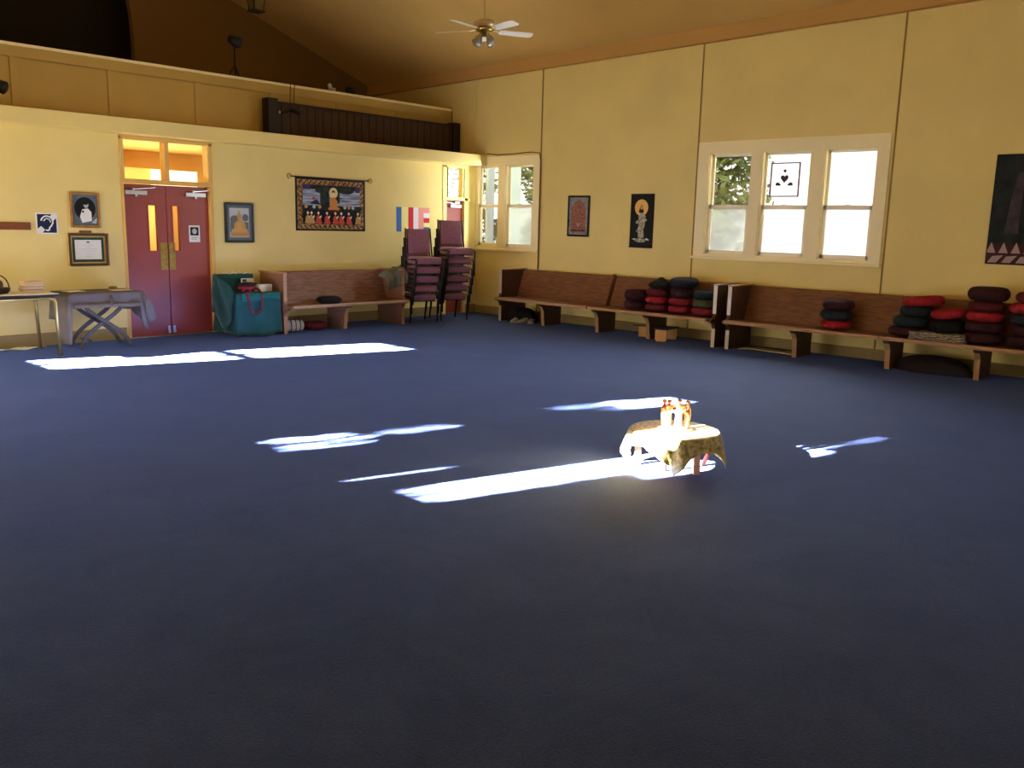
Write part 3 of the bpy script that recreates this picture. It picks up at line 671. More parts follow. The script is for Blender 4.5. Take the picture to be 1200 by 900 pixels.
# flat cream mat under pew 3
b = MB(); b.smooth = True
b.grid(lambda u, v: (-0.42+0.84*u, -0.17+0.34*v*(1-0.25*(2*u-1)**2), 0.015+0.02*math.sin(PI*u)*(1-v)+0.004*math.sin(9*u)), 20, 6)
tag(b.build('folded_mat', mat('cream_mat', (176, 160, 112), 0.8), loc=(11.02, 5.42, 0.002), rotz=RB, thick=0.012), 'flat cream mat on the floor under the pew below the triple window', 'mat')
# dark square cushion heap under pew 4
heap('floor_cushion', 'broad dark floor cushion pushed under the pew below the forest painting', 'cushion', mat('charcoal_cotton', (36, 26, 30), 0.9), (11.02, 3.32, 0), RB, 0.44, 0.24, 0.19, 12, 0.14)
# under wall A pew
t = thing('rolled_blanket', 'rolled cream blanket with dark stripes under the tapestry pew', 'blanket', (7.10, 11.0, 0))
b = MB(); b.smooth = True; b.tube([(-0.17, 0, 0.085), (-0.15, 0, 0.088), (0.0, 0, 0.09), (0.15, 0.0, 0.088), (0.17, 0, 0.085)], [0.05, 0.082, 0.088, 0.082, 0.05], 18); b.build('roll', mat('cream_wool', (196, 186, 166), 0.9, noise=0.08, scale=12), t)
b = MB(); b.smooth = True
for k in range(4):
    x = -0.11+0.075*k; b.tube([(x+0.05*math.cos(a)*0.6, 0.091*math.cos(a), 0.09+0.091*math.sin(a)) for a in [2*PI*i/20 for i in range(20)]], 0.006, 5)
b.build('stripes', mat('dark_wool_stripe', (70, 60, 54), 0.9), t)
cushion(C_DKRED, 'dkred', (7.54, 11.08, 0.0), 'dull red round cushion on the floor under the tapestry pew', None, 0.19, 0.12)
# black cushion and stick on that pew
b = MB(); b.smooth = True; b.lathe([(0.0001, 0.0), (0.15, 0.0), (0.2, 0.025), (0.2, 0.06), (0.15, 0.09), (0.0001, 0.10)], seg=40, mod=lambda t, r, z: 1+0.05*math.sin(2*t)+0.02*math.sin(3*t))
tag(b.build('round_cushion', C_BLACK, loc=(7.70, 10.92, 0.408)), 'flat black cushion lying alone on the tapestry pew seat', 'cushion')
# coat on the right end of that pew
t_ = MB(); t_.smooth = True
def coatfn(u, v):
    x = 8.72+0.42*u; a = v
    # drapes over end panel top: from seat side up over to front
    if a < 0.5: y = 10.98 + 0.30*(0.5-a)*1.2; z = 0.885 + 0.02*math.sin(8*u)
    else: y = 10.98-0.09*min(1, (a-0.5)*6) - 0.02*math.sin(7*u+2); z = 0.885 - 0.42*(a-0.5)*(1+0.25*math.sin(3*u))
    z -= 0.16*max(0, (0.75-u))**1.5*1.2; y -= 0.10*(1-u)
    return (x, y+0.012*math.sin(14*u), z)
t_.grid(coatfn, 20, 16)
def sleeve(p): t_.tube(p, [0.035, 0.05, 0.045, 0.03], 10)
t_.tube([(9.06, 10.98, 0.90), (9.11, 10.90, 0.88), (9.135, 10.84, 0.78), (9.13, 10.84, 0.66)], [0.03, 0.035, 0.035, 0.02], 10)
tag(t_.build('jacket', COAT, thick=0.012), 'sage grey jacket slung over the end of the tapestry pew', 'jacket')

# ------------------------------------------------------------------ stacked chairs
def make_chair():
    t = thing('stacking_chair', 'x', 'chair')
    def cush(x0, x1, y0, y1, z0, z1, r=0.02):
        b = MB(); b.smooth = True
        b.box(x0, x1, y0, y1, z0, z1); return b
    b = cush(-0.218, 0.218, -0.235, 0.20, 0.352, 0.466); b.build('seat', MAUVE, t, bevel=0.03)
    b = MB(); b.smooth = True
    b.prism([(0.185, 0.52), (0.235, 0.51), (0.272, 0.895), (0.225, 0.905)], 'x', -0.19, 0.19); b.build('backrest', MAUVE, t, bevel=0.016)
    b = MB(); b.smooth = True
    b.prism([(0.240, 0.51), (0.252, 0.51), (0.288, 0.90), (0.276, 0.905)], 'x', -0.195, 0.195); b.build('back_shell', BLACK, t)
    b = MB(); b.box(-0.21, 0.21, -0.22, 0.19, 0.342, 0.356); b.build('seat_pan', BLACK, t)
    for sg in (-1, 1):
        b = MB(); b.smooth = True; b.tube([(sg*0.238, -0.215, 0.0), (sg*0.238, -0.225, 0.25), (sg*0.238, -0.235, 0.40), (sg*0.238, -0.215, 0.425)], 0.014, 8); b.build('leg', CHFRAME, t)
        b = MB(); b.smooth = True; b.tube([(sg*0.238, 0.30, 0.0), (sg*0.238, 0.235, 0.30), (sg*0.238, 0.215, 0.42), (sg*0.228, 0.235, 0.58), (sg*0.215, 0.278, 0.915)], 0.015, 8); b.build('leg', CHFRAME, t)
        b = MB(); b.smooth = True; b.tube([(sg*0.238, -0.22, 0.425), (sg*0.238, 0.215, 0.42)], 0.011, 8); b.build('side_rail', CHFRAME, t)
    return t
def stack(n, x, y, where, rz=0.0):
    for k in range(n):
        o = make_chair() if not stack.p else copy_tree(stack.p)
        stack.p = stack.p or o
        o.location = (x + 0.055*k*math.sin(rz), y - 0.055*k*math.cos(rz), 0.152*k); o.rotation_euler = (0, 0, rz)
        pos = ['bottom', 'second from the bottom', 'third from the bottom', 'fourth from the bottom', 'fifth from the bottom', 'sixth'][k]
        if k == n-1: lab = 'mauve padded black metal chair on top of the %s' % where
        elif k == 0: lab = 'mauve padded chair at the bottom of the %s' % where
        else: lab = 'mauve padded chair, %s in the %s' % (pos, where)
        tag(o, lab, 'chair', 'mauve chairs stacked in the corner')
stack.p = None
stack(5, 9.55, 11.02, 'shorter stack next to the pew', R(-18))
stack(6, 10.20, 10.98, 'taller stack before the narrow door', R(-20))

# ------------------------------------------------------------------ tables at the left
ZT = 0.71
t = thing('folding_table', 'long folding table with a white sheet at the left edge', 'table', (2.9, 11.0, 0))
b = MB(); b.box(2.0, 3.80, 10.66, 11.36, ZT-0.022, ZT); b.build('table_top', mat('dark_table_edge', (46, 36, 30), 0.5), t, world=True, bevel=0.006)
b = MB(); b.box(2.0, 3.74, 10.70, 11.32, ZT-0.06, ZT-0.024); b.build('apron', mat('dark_apron', (54, 44, 36), 0.6), t, world=True)
for x, s in ((3.76, 1), (2.1, -1)):
    for y in (10.70, 11.34):
        b = MB(); b.smooth = True; b.tube([(x-0.16*s, y, ZT-0.045), (x-0.05*s, y, ZT-0.045), (x-0.015*s, y, ZT-0.06), (x, y, ZT-0.10), (x+0.02*s, y, 0.0)], 0.02, 10); b.build('leg', LEGGOLD, t, world=True)
b = MB(); b.smooth = True
b.grid(lambda u, v: (2.0+1.79*u, 10.655+0.55*v, ZT+0.006+0.002*math.sin(20*u+3*v)), 30, 8)
tag(b.build('table_sheet', PAPER, thick=0.004), 'crumpled white sheet of paper covering the long folding table', 'paper')
# basket
b = MB(); b.smooth = True; b.tube([(2.2, 10.66, ZT-0.045), (3.68, 10.66, ZT-0.045)], 0.013, 8); b.build('front_rail', LEGGOLD, t, world=True)
t = thing('basket', 'dark wicker basket with a hoop handle on the long table', 'basket', (3.27, 11.0, ZT+0.011))
b = MB(); b.smooth = True; b.lathe([(0.0001, 0), (0.09, 0.0), (0.115, 0.03), (0.12, 0.06), (0.112, 0.06), (0.10, 0.02), (0.0001, 0.015)], seg=28, mod=lambda t_, r, z: 1+0.02*math.cos(14*t_)); b.build('bowl', mat('dark_wicker', (50, 34, 24), 0.7, noise=0.3, scale=40), t)
b = MB(); b.smooth = True; b.tube([(0.112*math.cos(a), 0, 0.05+0.15*math.sin(a)) for a in [PI*i/14 for i in range(15)]], 0.007, 8); b.build('handle', mat('dark_wicker_hoop', (56, 40, 26), 0.7), t)
for k, (dx, c, hh) in enumerate(((-0.04, (240, 236, 226), 0.11), (0.035, (120, 70, 50), 0.12), (0.0, (60, 40, 34), 0.14))):
    b = MB(); b.smooth = True; b.lathe([(0.0001, 0), (0.022, 0.0), (0.024, 0.01), (0.024, hh-0.03), (0.012, hh-0.012), (0.012, hh), (0.0001, hh)], seg=14)
    tag(b.build('small_bottle', mat('bottle_%d' % k, c, 0.4), loc=(3.27+dx, 11.0+(0.02 if k < 2 else -0.02), ZT+0.03)), ['white small bottle in the wicker basket', 'brown small bottle in the wicker basket', 'tall dark small bottle in the wicker basket'][k], 'bottle', 'bottles in the basket')
for k in range(5):
    w_, d_ = 0.24-0.01*k, 0.17; b = MB(); b.box(-w_/2, w_/2, -d_/2, d_/2, 0, 0.017); random.seed(k+30)
    o = b.build('booklet', mat('booklet_%d' % k, ((206, 190, 166), (176, 150, 136), (216, 200, 180), (190, 172, 150), (226, 206, 178))[k], 0.7), loc=(3.64+random.uniform(-.012, .012), 11.06, ZT+0.011+0.0175*k), rotz=random.uniform(-.15, .15))
    tag(o, ['pale booklet at the bottom of the pile on the long table', 'rosy booklet second in the pile on the long table', 'cream booklet in the middle of the pile on the long table', 'tan booklet fourth in the pile on the long table', 'buff booklet second from the top of the table pile'][k], 'booklet', 'booklets piled on the long table')
b = MB(); b.box(-0.10, 0.10, -0.07, 0.07, 0, 0.03); o = b.build('card_box', mat('pale_card_box', (216, 186, 150), 0.7), loc=(3.635, 11.06, ZT+0.011+0.088), rotz=0.1, bevel=0.003); tag(o, 'pale little box on top of the booklet pile', 'box')
b = MB(); b.box(-0.10, 0.10, -0.075, 0.075, 0, 0.002); o = b.build('leaflet', PAPER, loc=(3.18, 11.26, ZT+0.001), rotz=0.2) if False else None

# table 2 with cross legs and grey cloth
t = thing('cross_leg_table', 'small table on curved crossing legs under a grey cloth, left of the double doors', 'table', (4.42, 11.12, 0))
b = MB(); b.box(3.98, 4.84, 10.86, 11.40, 0.66, 0.685); b.build('table_top', WOOD, t, world=True)
LG = mat('grey_brown_leg', (78, 66, 52), 0.45, noise=0.1, scale=8)
for y in (10.98, 11.30):
    for s in (-1, 1):
        b = MB(); pts = []
        for k in range(15):
            u = k/14; x = s*(0.30 - 0.60*u); x += s*0.06*math.sin(2*PI*u); z = 0.655 - 0.655*u
            pts.append((4.42+x, y + (0.012 if s > 0 else -0.012), z))
        for k in range(14): b.obox(pts[k], pts[k+1], 0.024, 0.042, (0, 1, 0)) if False else b.obox(pts[k], pts[k+1], 0.045, 0.024, (0, 1, 0))
        b.build('leg', LG, t, world=True)
b = MB(); b.smooth = True; b.tube([(4.24, 10.98, 0.10), (4.24, 11.30, 0.10)], 0.012, 8); b.tube([(4.42, 10.98, 0.33), (4.42, 11.30, 0.33)], 0.012, 8); b.build('stretcher', LG, t, world=True)
# cloth
def rrect(x0, x1, y0, y1, n=24, r=0.03):
    pts = []
    for (cx, cy, a0) in ((x1-r, y1-r, 0), (x0+r, y1-r, PI/2), (x0+r, y0+r, PI), (x1-r, y0+r, 3*PI/2)):
        for k in range(4): a = a0+PI/2*k/3; pts.append((cx+r*math.cos(a), cy+r*math.sin(a)))
    out = []; m = len(pts)
    for i in range(m):
        p, q = Vector(pts[i]), Vector(pts[(i+1) % m]); L_ = (q-p).length; k = max(1, int(L_/0.02))
        for j in range(k): out.append(tuple(p.lerp(q, j/k)))
    return out
def drape(x0, x1, y0, y1, top, drop, amp=0.02, nf=9, layers=8, flare=0.03, cap=True):
    base = rrect(x0, x1, y0, y1); cx, cy = (x0+x1)/2, (y0+y1)/2; loops = []; n = len(base)
    s = [0.0]
    for i in range(1, n): s.append(s[-1] + math.dist(base[i], base[i-1]))
    for L_ in range(layers+1):
        f = L_/layers; lp = []
        for i, (x, y) in enumerate(base):
            dd = drop(x, y); d_ = Vector((x-cx, y-cy)).normalized(); wv = amp*f*(math.sin(s[i]*nf*2)+0.5*math.sin(s[i]*nf*3.3+1)) + flare*f
            lp.append((x + d_.x*wv, y + d_.y*wv, top - dd*f))
        loops.append(lp)
    b = MB(); b.smooth = True; b.ring(loops)
    if cap: b.add([(cx, cy, top+0.002)] + loops[0], [(0, i+1, (i+1) % n + 1) for i in range(n)])
    return b
def drop2(x, y):
    base = 0.175
    if x > 4.80: base = 0.27 + 0.12*max(0, (11.3-y)/0.35)
    if x > 4.83 and y < 11.0: base += 0.05
    if x < 4.00: base = 0.34 + 0.26*min(1, max(0, (11.2-y)/0.2))
    return base
b = drape(3.955, 4.865, 10.845, 11.415, 0.692, drop2, 0.012, 8)
o = b.build('tablecloth', GREYCLOTH, thick=0.004)
tag(o, 'mauve grey cloth hanging over the cross-legged table', 'tablecloth')
b = MB(); b.smooth = True
b.grid(lambda u, v: (3.99+0.81*u, 10.838-0.045*1.0-0.006*math.sin(25*u), 0.565-0.05*v+0.004*math.sin(13*u)), 30, 2)
b.build('hem_band', GREYHEM, o, thick=0.003)
b = MB(); b.smooth = True; b.tube([(4.43, 10.80, 0.66), (4.44, 10.785, 0.60), (4.435, 10.78, 0.54)], [0.014, 0.026, 0.006], 8); b.build('tassel', mat('dark_tassel', (84, 74, 72), 0.8), o)
b = MB(); b.smooth = True; b.tube([(4.84, 10.86, 0.66), (4.92, 10.84, 0.5), (4.95, 10.84, 0.36), (4.93, 10.86, 0.30)], [0.03, 0.055, 0.06, 0.035], 12); b.build('gathered_corner', GREYCLOTH, o)
for k, (x, y, rz, w_) in enumerate(((4.12, 11.10, 0.1, 0.20), (4.66, 11.05, -0.1, 0.24))):
    b = MB(); b.box(-w_/2, w_/2, -0.10, 0.10, 0, 0.004)
    tag(b.build('paper_sheet', PAPER if k == 0 else mat('cream_sheet', (228, 206, 162), 0.7), loc=(x, y, 0.700), rotz=rz), ['white paper sheet at the left on the grey cloth', 'cream paper sheet at the right on the grey cloth'][k], 'paper', 'sheets on the grey cloth')
b = MB(); b.smooth = True; b.blob((0, 0, 0.018), 0.06, 0.03, 0.018, 12, 6); tag(b.build('small_pouch', mat('brown_pouch', (130, 104, 60), 0.7), loc=(4.63, 11.20, 0.705)), 'small brown pouch behind the cream paper sheet', 'pouch')
# plastic strip/paper lying under the long table
b = MB(); b.smooth = True; b.grid(lambda u, v: (3.35+0.5*u, 11.35+0.10*v, 0.012+0.012*math.sin(9*u+4*v)), 16, 4)
tag(b.build('crumpled_paper', PAPER, thick=0.003), 'crumpled white paper on the floor under the long table', 'paper')

# ------------------------------------------------------------------ teal-draped chair
o_t = thing('draped_armchair', 'chair covered with a teal cloth beside the double doors', 'chair', (6.45, 11.10, 0))
b = drape(6.14, 6.82, 10.84, 11.42, 0.60, lambda x, y: 0.575+0.02*math.sin(9*x), 0.028, 6, 10, 0.035)
b.build('cloth', TEAL, o_t, world=True, thick=0.005)
b = drape(6.10, 6.66, 11.28, 11.44, 0.84, lambda x, y: 0.32, 0.012, 6, 6, 0.02)
b.build('cloth_back', TEAL, o_t, world=True, thick=0.005)
b = MB(); b.smooth = True
def flap(u, v): return (6.13-0.035-0.055*v+0.012*math.sin(9*v+7*u), 10.86+0.52*u, 0.80*(u**0.7)*(1-v)*0.3+0.62-0.50*v*(0.8+0.2*math.sin(5*u)))
b.grid(flap, 14, 12); b.build('side_fold', TEAL, o_t, world=True, thick=0.005)
b = MB(); b.smooth = True
b.grid(lambda u, v: (6.20+0.60*u, 10.832-0.012-0.008*math.sin(16*u)-0.012*v, 0.612-0.11*v-0.02*v*math.sin(7*u)), 24, 4); b.build('front_overlap', mat('light_teal_cloth', (24, 92, 86), 0.8, noise=0.1, scale=6), o_t, world=True, thick=0.004)
b = MB()
for x in (6.2, 6.72):
    for y in (10.92, 11.36): b.box(x-0.02, x+0.02, y-0.02, y+0.02, 0, 0.59)
b.box(6.17, 6.76, 10.88, 11.40, 0.55, 0.59); b.box(6.2, 6.6, 11.33, 11.38, 0.59, 0.82)
b.build('frame', WOOD, o_t, world=True)
# handbag with straps
t = thing('shoulder_bag', 'crimson and black shoulder bag with hanging straps on the teal cloth', 'bag', (6.37, 10.98, 0.605))
b = MB(); b.smooth = True; b.blob((0, 0, 0.06), 0.145, 0.07, 0.055, 20, 10); b.build('pouch', mat('crimson_leather', (126, 30, 44), 0.5), t)
b = MB(); b.smooth = True; b.blob((0.01, 0.0, 0.112), 0.15, 0.07, 0.032, 20, 8); b.build('flap', BLACK, t)
b = MB(); b.smooth = True
path = [(-0.12, -0.05, 0.05), (-0.11, -0.12, 0.03), (-0.10, -0.178, 0.0), (-0.08, -0.19, -0.12), (-0.05, -0.195, -0.24), (0.02, -0.197, -0.285), (0.10, -0.195, -0.24), (0.115, -0.19, -0.10), (0.13, -0.178, 0.0), (0.13, -0.10, 0.04), (0.12, -0.04, 0.06)]
for k in range(len(path)-1): b.obox(path[k], path[k+1], 0.03, 0.006, (0, 1, 0.2))
b.build('strap', mat('crimson_strap', (110, 28, 44), 0.6), t)
b = MB(); b.box(-0.015, 0.015, -0.085, -0.06, -0.01, 0.05); b.build('tab', mat('crimson_tab', (140, 30, 50), 0.6), t)
# postcard box, white box, fairy light string
t = Art(0.20, 0.17, -0.012); t.back(0.012, P['cream']); t.rect(.1, .08, .42, .95, P['black']); t.ell(.3, .45, .18, .3, P['grey']); t.rect(.45, .15, .92, .8, P['cream']); t.ell(.72, .5, .15, .22, P['fyel'])
o = t.build('picture_card', None, (6.52, 11.22, 0.70), 0); tag(o, 'small picture card standing behind the shoulder bag', 'card')
b = MB(); b.box(-0.115, 0.115, -0.05, 0.05, 0, 0.10); tag(b.build('small_box', WHITE, loc=(6.68, 11.06, 0.606), rotz=0.12, bevel=0.005), 'small white box at the right on the teal cloth', 'box')
t = thing('fairy_lights', 'string of tiny white bulbs along the top of the teal cloth', 'lights', (6.2, 11.3, 0.845))
b = MB(); b.smooth = True; b.tube([(0.0+0.03*k, -0.02+0.02*math.sin(k), 0.012+0.012*math.sin(1.7*k)) for k in range(15)], 0.003, 5); b.build('wire', WHITE, t)
for k in range(0, 15, 2):
    b = MB(); b.smooth = True; b.blob((0.03*k, -0.02+0.02*math.sin(k), 0.022+0.012*math.sin(1.7*k)), 0.009, 0.009, 0.012, 8, 6); b.build('bulb', WHITE, t)

# ------------------------------------------------------------------ pictures
# accessibility sign
a = Art(0.25, 0.255); a.back(0.003, P['white']); a.rect(.06, .06, .94, .94, P['navy'])
a.poly([(.74, .06), (.94, .06), (.94, .24), (.80, .38), (.62, .20)], P['white']); a.poly([(.06, .76), (.22, .62), (.40, .80), (.28, .94), (.06, .94)], P['white'])
def arcstroke(cx, cy, r, a0, a1, w, m, n=12):
    for k in range(n):
        t0 = a0+(a1-a0)*k/n; t1 = a0+(a1-a0)*(k+1)/n
        a.poly([(cx+(r-w)*math.cos(t0), cy+(r-w)*math.sin(t0)), (cx+(r+w)*math.cos(t0), cy+(r+w)*math.sin(t0)), (cx+(r+w)*math.cos(t1), cy+(r+w)*math.sin(t1)), (cx+(r-w)*math.cos(t1), cy+(r-w)*math.sin(t1))], m)
arcstroke(.50, .42, .27, R(190), R(375), .035, P['white']); arcstroke(.50, .42, .15, R(190), R(370), .025, P['white'])
a.poly([(.73, .44), (.80, .46), (.72, .62), (.60, .74), (.55, .70), (.66, .58)], P['white']); arcstroke(.50, .74, .09, R(-20), R(150), .035, P['white'], 8)
tag(a.build('hearing_sign', None, (4.05, YA-0.004, 1.50), 0), 'blue and white hearing access ear sign on the left wall', 'sign')
# coat board at the left edge
b = MB(); b.box(-0.5, 0.42, -0.02, 0, -0.045, 0.045); tag(b.build('wall_board', PLAQUE, loc=(3.44, YA, 1.465), bevel=0.004), 'reddish wooden board on the wall at the left edge', 'board')
# portrait
t = thing('framed_portrait', 'gilt framed oval photograph of a seated person, above the certificate', 'picture', (4.51, YA, 1.675), 0)
a = Art(0.34, 0.42, -0.012); a.rect(0, 0, 1, 1, P['greymat']); a.ell(.50, .46, .38, .34, P['black'], 28); a.poly([(.38, .88), (.30, .70), (.40, .48), (.60, .45), (.72, .56), (.72, .82)], P['white']); a.ell(.54, .34, .09, .10, P['lgrey']); a.ell(.52, .28, .12, .07, P['black']); a.poly([(.70, .88), (.92, .72), (.88, .90)], P['lgrey']); a.ell(.42, .55, .035, .035, P['black'])
a.build('print', t, (0, 0, 0), 0); frame_part(t, 0.36, 0.435, 0.028, FRAMEGOLD)
b = MB(); b.box(-0.075, 0.075, -0.008, 0, -0.014, 0.014); tag(b.build('name_plate', PLAQUE, loc=(4.50, YA, 1.405)), 'tiny brown plate on the wall between portrait and certificate', 'plate')
# certificate
t = thing('framed_certificate', 'certificate with a green mount in a brown and gilt frame', 'picture', (4.52, YA, 1.18), 0)
a = Art(0.44, 0.36, -0.012); a.rect(0, 0, 1, 1, P['tan']); a.rect(.06, .07, .94, .93, P['dkgreen']); a.rect(.13, .16, .87, .84, P['cream']); a.ell(.5, .24, .05, .03, P['grey'])
for k, (w_, v) in enumerate(((.25, .32), (.15, .40), (.5, .47), (.3, .54), (.15, .66), (.2, .74))): a.rect(.5-w_/2, v, .5+w_/2, v+.012, P['lgrey'])
a.build('print', t, (0, 0, 0), 0); frame_part(t, 0.49, 0.405, 0.03, FRAMEBR)
b = MB(); b.box(-0.253, -0.243, -0.036, 0, -0.205, 0.205); b.box(0.243, 0.253, -0.036, 0, -0.205, 0.205); b.build('gilt_edge', FRAMELT, t)
# golden statue print
t = thing('framed_print', 'black framed print of a golden seated statue, right of the double doors', 'picture', (6.65, YA, 1.555), 0)
a = Art(0.42, 0.52, -0.012); a.rect(0, 0, 1, 1, P['greymat']); a.rect(.13, .10, .87, .90, P['lgrey']); a.ell(.33, .42, .18, .12, P['grey']); a.ell(.73, .36, .12, .10, P['grey']); a.rect(.15, .48, .85, .76, P['grey'])
a.poly([(.45, .30), (.50, .14), (.55, .30)], P['tan']); a.ell(.50, .34, .09, .10, P['tan']); a.poly([(.30, .78), (.30, .52), (.42, .44), (.58, .44), (.72, .52), (.76, .78)], P['tan']); a.ell(.50, .72, .32, .08, P['statue']); a.rect(.42, .5, .58, .68, P['statue']); a.rect(.18, .76, .86, .88, P['tan']); a.rect(.18, .80, .86, .815, P['red'])
a.build('print', t, (0, 0, 0), 0); frame_part(t, 0.46, 0.56, 0.03, FRAMEBLK)
# tapestry
t = thing('tapestry', 'dark bordered tapestry of a haloed seated Buddha with kneeling monks', 'tapestry', (8.255, YA, 1.855), 0)
a = Art(1.31, 0.80, -0.004); a.back(0.004, P['black']); a.rect(.025, .035, .975, .965, P['gold'])
for k in range(14):
    u = .04+.068*k; a.poly([(u, .12), (u+.034, .045), (u+.05, .045), (u+.02, .12)], P['maroon']); a.poly([(u, .89), (u+.034, .955), (u+.05, .955), (u+.02, .89)], P['black'])
for k in range(8):
    v = .14+.09*k; a.poly([(.032, v), (.085, v+.05), (.085, v+.07), (.032, v+.02)], P['maroon']); a.poly([(.915, v+.05), (.968, v), (.968, v+.02), (.915, v+.07)], P['maroon'])
a.rect(.09, .13, .91, .87, P['black']); a.rect(.09, .21, .91, .52, P['blue']); a.rect(.09, .13, .20, .22, P['purple']); a.rect(.84, .13, .91, .24, P['purple'])
a.rect(.33, .15, .46, .52, P['green']); a.rect(.55, .15, .61, .46, P['green']); a.ell(.38, .22, .12, .07, P['green']); a.ell(.70, .22, .12, .06, P['green'])
a.poly([(.18, .48), (.28, .40), (.34, .50)], P['navy']); a.ell(.24, .385, .025, .03, P['red'])
for k in range(9): a.ell(.13+.095*k, .56, .045, .05, P['green'])
for k, u in enumerate((.13, .24, .32, .68, .74, .80)): a.ell(u, .54, .022, .035, P['tan'] if k % 2 == 0 else P['lgrey'])
a.ell(.515, .27, .062, .105, P['halo']); a.ell(.515, .255, .022, .035, P['black']); a.ell(.515, .29, .020, .035, P['skin']); a.poly([(.47, .56), (.465, .42), (.50, .35), (.53, .35), (.57, .42), (.57, .56)], P['orange']); a.ell(.52, .57, .085, .045, P['orange']); a.ell(.52, .62, .09, .03, P['maroon'])
for k, u in enumerate((.15, .20, .295, .415, .535, .62, .73, .865)):
    m = P['tan'] if k in (0, 1, 7) else P['red']
    a.poly([(u-.035, .84), (u-.03, .74), (u, .69), (u+.03, .74), (u+.045, .84)], m); a.ell(u+.005, .84, .05, .025, m); a.ell(u, .66, .015, .028, P['skin']); a.poly([(u+.01, .74), (u+.04, .70), (u+.045, .73), (u+.02, .77)], P['skin'])
a.build('cloth', t, (0, 0, 0), 0)
b = MB(); b.smooth = True; b.tube([(-0.72, -0.012, 0.405), (0.72, -0.012, 0.405)], 0.009, 8); rod = b.build('rod', BLACK, t)
for s in (-1, 1):
    b = MB(); b.smooth = True; b.tube([(s*(0.72+0.035*(1-math.cos(q))), -0.012, 0.405+0.035*math.sin(q)) for q in [1.5*PI*i/12 for i in range(13)]], 0.007, 6); b.blob((s*0.73, -0.012, 0.405), 0.018, 0.018, 0.018, 8, 6); b.build('finial', BRASS, rod)
# buddhist flag
a = Art(0.74, 0.41, -0.002); a.back(0.006, P['fwhite'])
for (u0, u1, m) in ((0, .155, 'fblue'), (.155, .355, 'fyel'), (.355, .51, 'fred'), (.51, .66, 'fwhite'), (.66, .82, 'fpink')): a.rect(u0, 0, u1, 1, P[m])
for k, m in enumerate(('fpink', 'fwhite', 'fred', 'fyel', 'fblue')):
    vv = [0, .22, .42, .62, .80, 1.0]; a.rect(.82, vv[k], 1, vv[k+1], P[m])
tag(a.build('striped_flag', None, (9.93, YA-0.002, 1.665), 0), 'flag of blue, yellow, red, white and salmon stripes behind the chair stacks', 'flag')
# wall B pictures
t = thing('framed_mandala', 'small black framed print of an ornate reddish arch pattern', 'picture', (XB, 9.21, 1.785), RB)
a = Art(0.42, 0.63, -0.012); a.rect(0, 0, 1, 1, P['mborder']); a.poly([(.14, .92), (.14, .30), (.25, .18), (.5, .06), (.75, .18), (.86, .30), (.86, .92)], P['mandala']); a.rect(.14, .86, .86, .885, P['black'])
a.poly([(.36, .66), (.5, .80), (.64, .66), (.5, .70)], P['pinkgrey'])
a.build('print', t, (0, 0, 0), 0); frame_part(t, 0.455, 0.66, 0.03, FRAMEBLK, 0.02)
t = thing('hanging_scroll', 'black hanging picture of a robed standing figure with a golden halo', 'picture', (XB, 7.95, 1.725), RB)
a = Art(0.43, 0.81, -0.012); a.back(0.012, P['black']); a.ell(.47, .25, .29, .155, P['sunhalo'], 28); a.poly([(.42, .37), (.36, .32), (.44, .20), (.50, .20), (.58, .32), (.54, .37)], P['black']); a.ell(.48, .24, .07, .05, P['tan'])
a.poly([(.36, .38), (.44, .35), (.54, .35), (.66, .40), (.66, .55), (.60, .66), (.62, .82), (.38, .82), (.36, .66), (.38, .52)], P['robe']); a.poly([(.36, .48), (.24, .52), (.26, .56), (.38, .54)], P['robe']); a.poly([(.66, .45), (.74, .48), (.66, .52)], P['robe']); a.poly([(.36, .64), (.26, .70), (.34, .72)], P['robe'])
a.ell(.48, .87, .26, .04, P['robe']); a.poly([(.10, .85), (.26, .83), (.26, .86)], P['white']); a.poly([(.68, .85), (.74, .82), (.86, .85), (.84, .87)], P['white'])
a.build('print', t, (0, 0, 0), 0)
b = MB(); b.smooth = True; b.tube([(-0.215, -0.014, 0.405), (0.215, -0.014, 0.405)], 0.008, 8); b.build('rod', FRAMEBLK, t)
b = MB(); b.smooth = True; b.tube([(-0.215, -0.014, -0.405), (0.215, -0.014, -0.405)], 0.008, 8); b.build('rod', FRAMEBLK, t)
t = thing('forest_painting', 'large dark forest painting at the right edge, row of pale cones along its foot', 'painting', (XB, 2.45, 1.925), RB)
a = Art(1.14, 1.24, -0.014); a.back(0.014, P['forest'])
a.poly([(.14, .72), (.17, .42), (.21, .16), (.27, .16), (.27, .44), (.27, .72)], P['mist']); a.poly([(.48, .80), (.47, .35), (.50, .10), (.58, .10), (.60, .45), (.62, .80)], P['mist']); a.poly([(.80, .78), (.80, .20), (.88, .20), (.92, .78)], P['mist'])
a.ell(.38, .62, .045, .13, P['fig']); a.ell(.38, .47, .03, .03, P['skin'])
a.rect(0, .81, 1, 1, P['maroon'])
for k in range(9):
    u = .04+.115*k; a.poly([(u-.045, .90), (u, .80), (u+.045, .90)], P['pinkgrey'])
for k in range(8): a.poly([(.02+.13*k, .99), (.06+.13*k, .93), (.16+.13*k, .92), (.10+.13*k, .99)], P['pinkgrey'])
a.build('canvas', t, (0, 0, 0), 0); frame_part(t, 1.15, 1.25, 0.008, FRAMEBLK, 0.018)
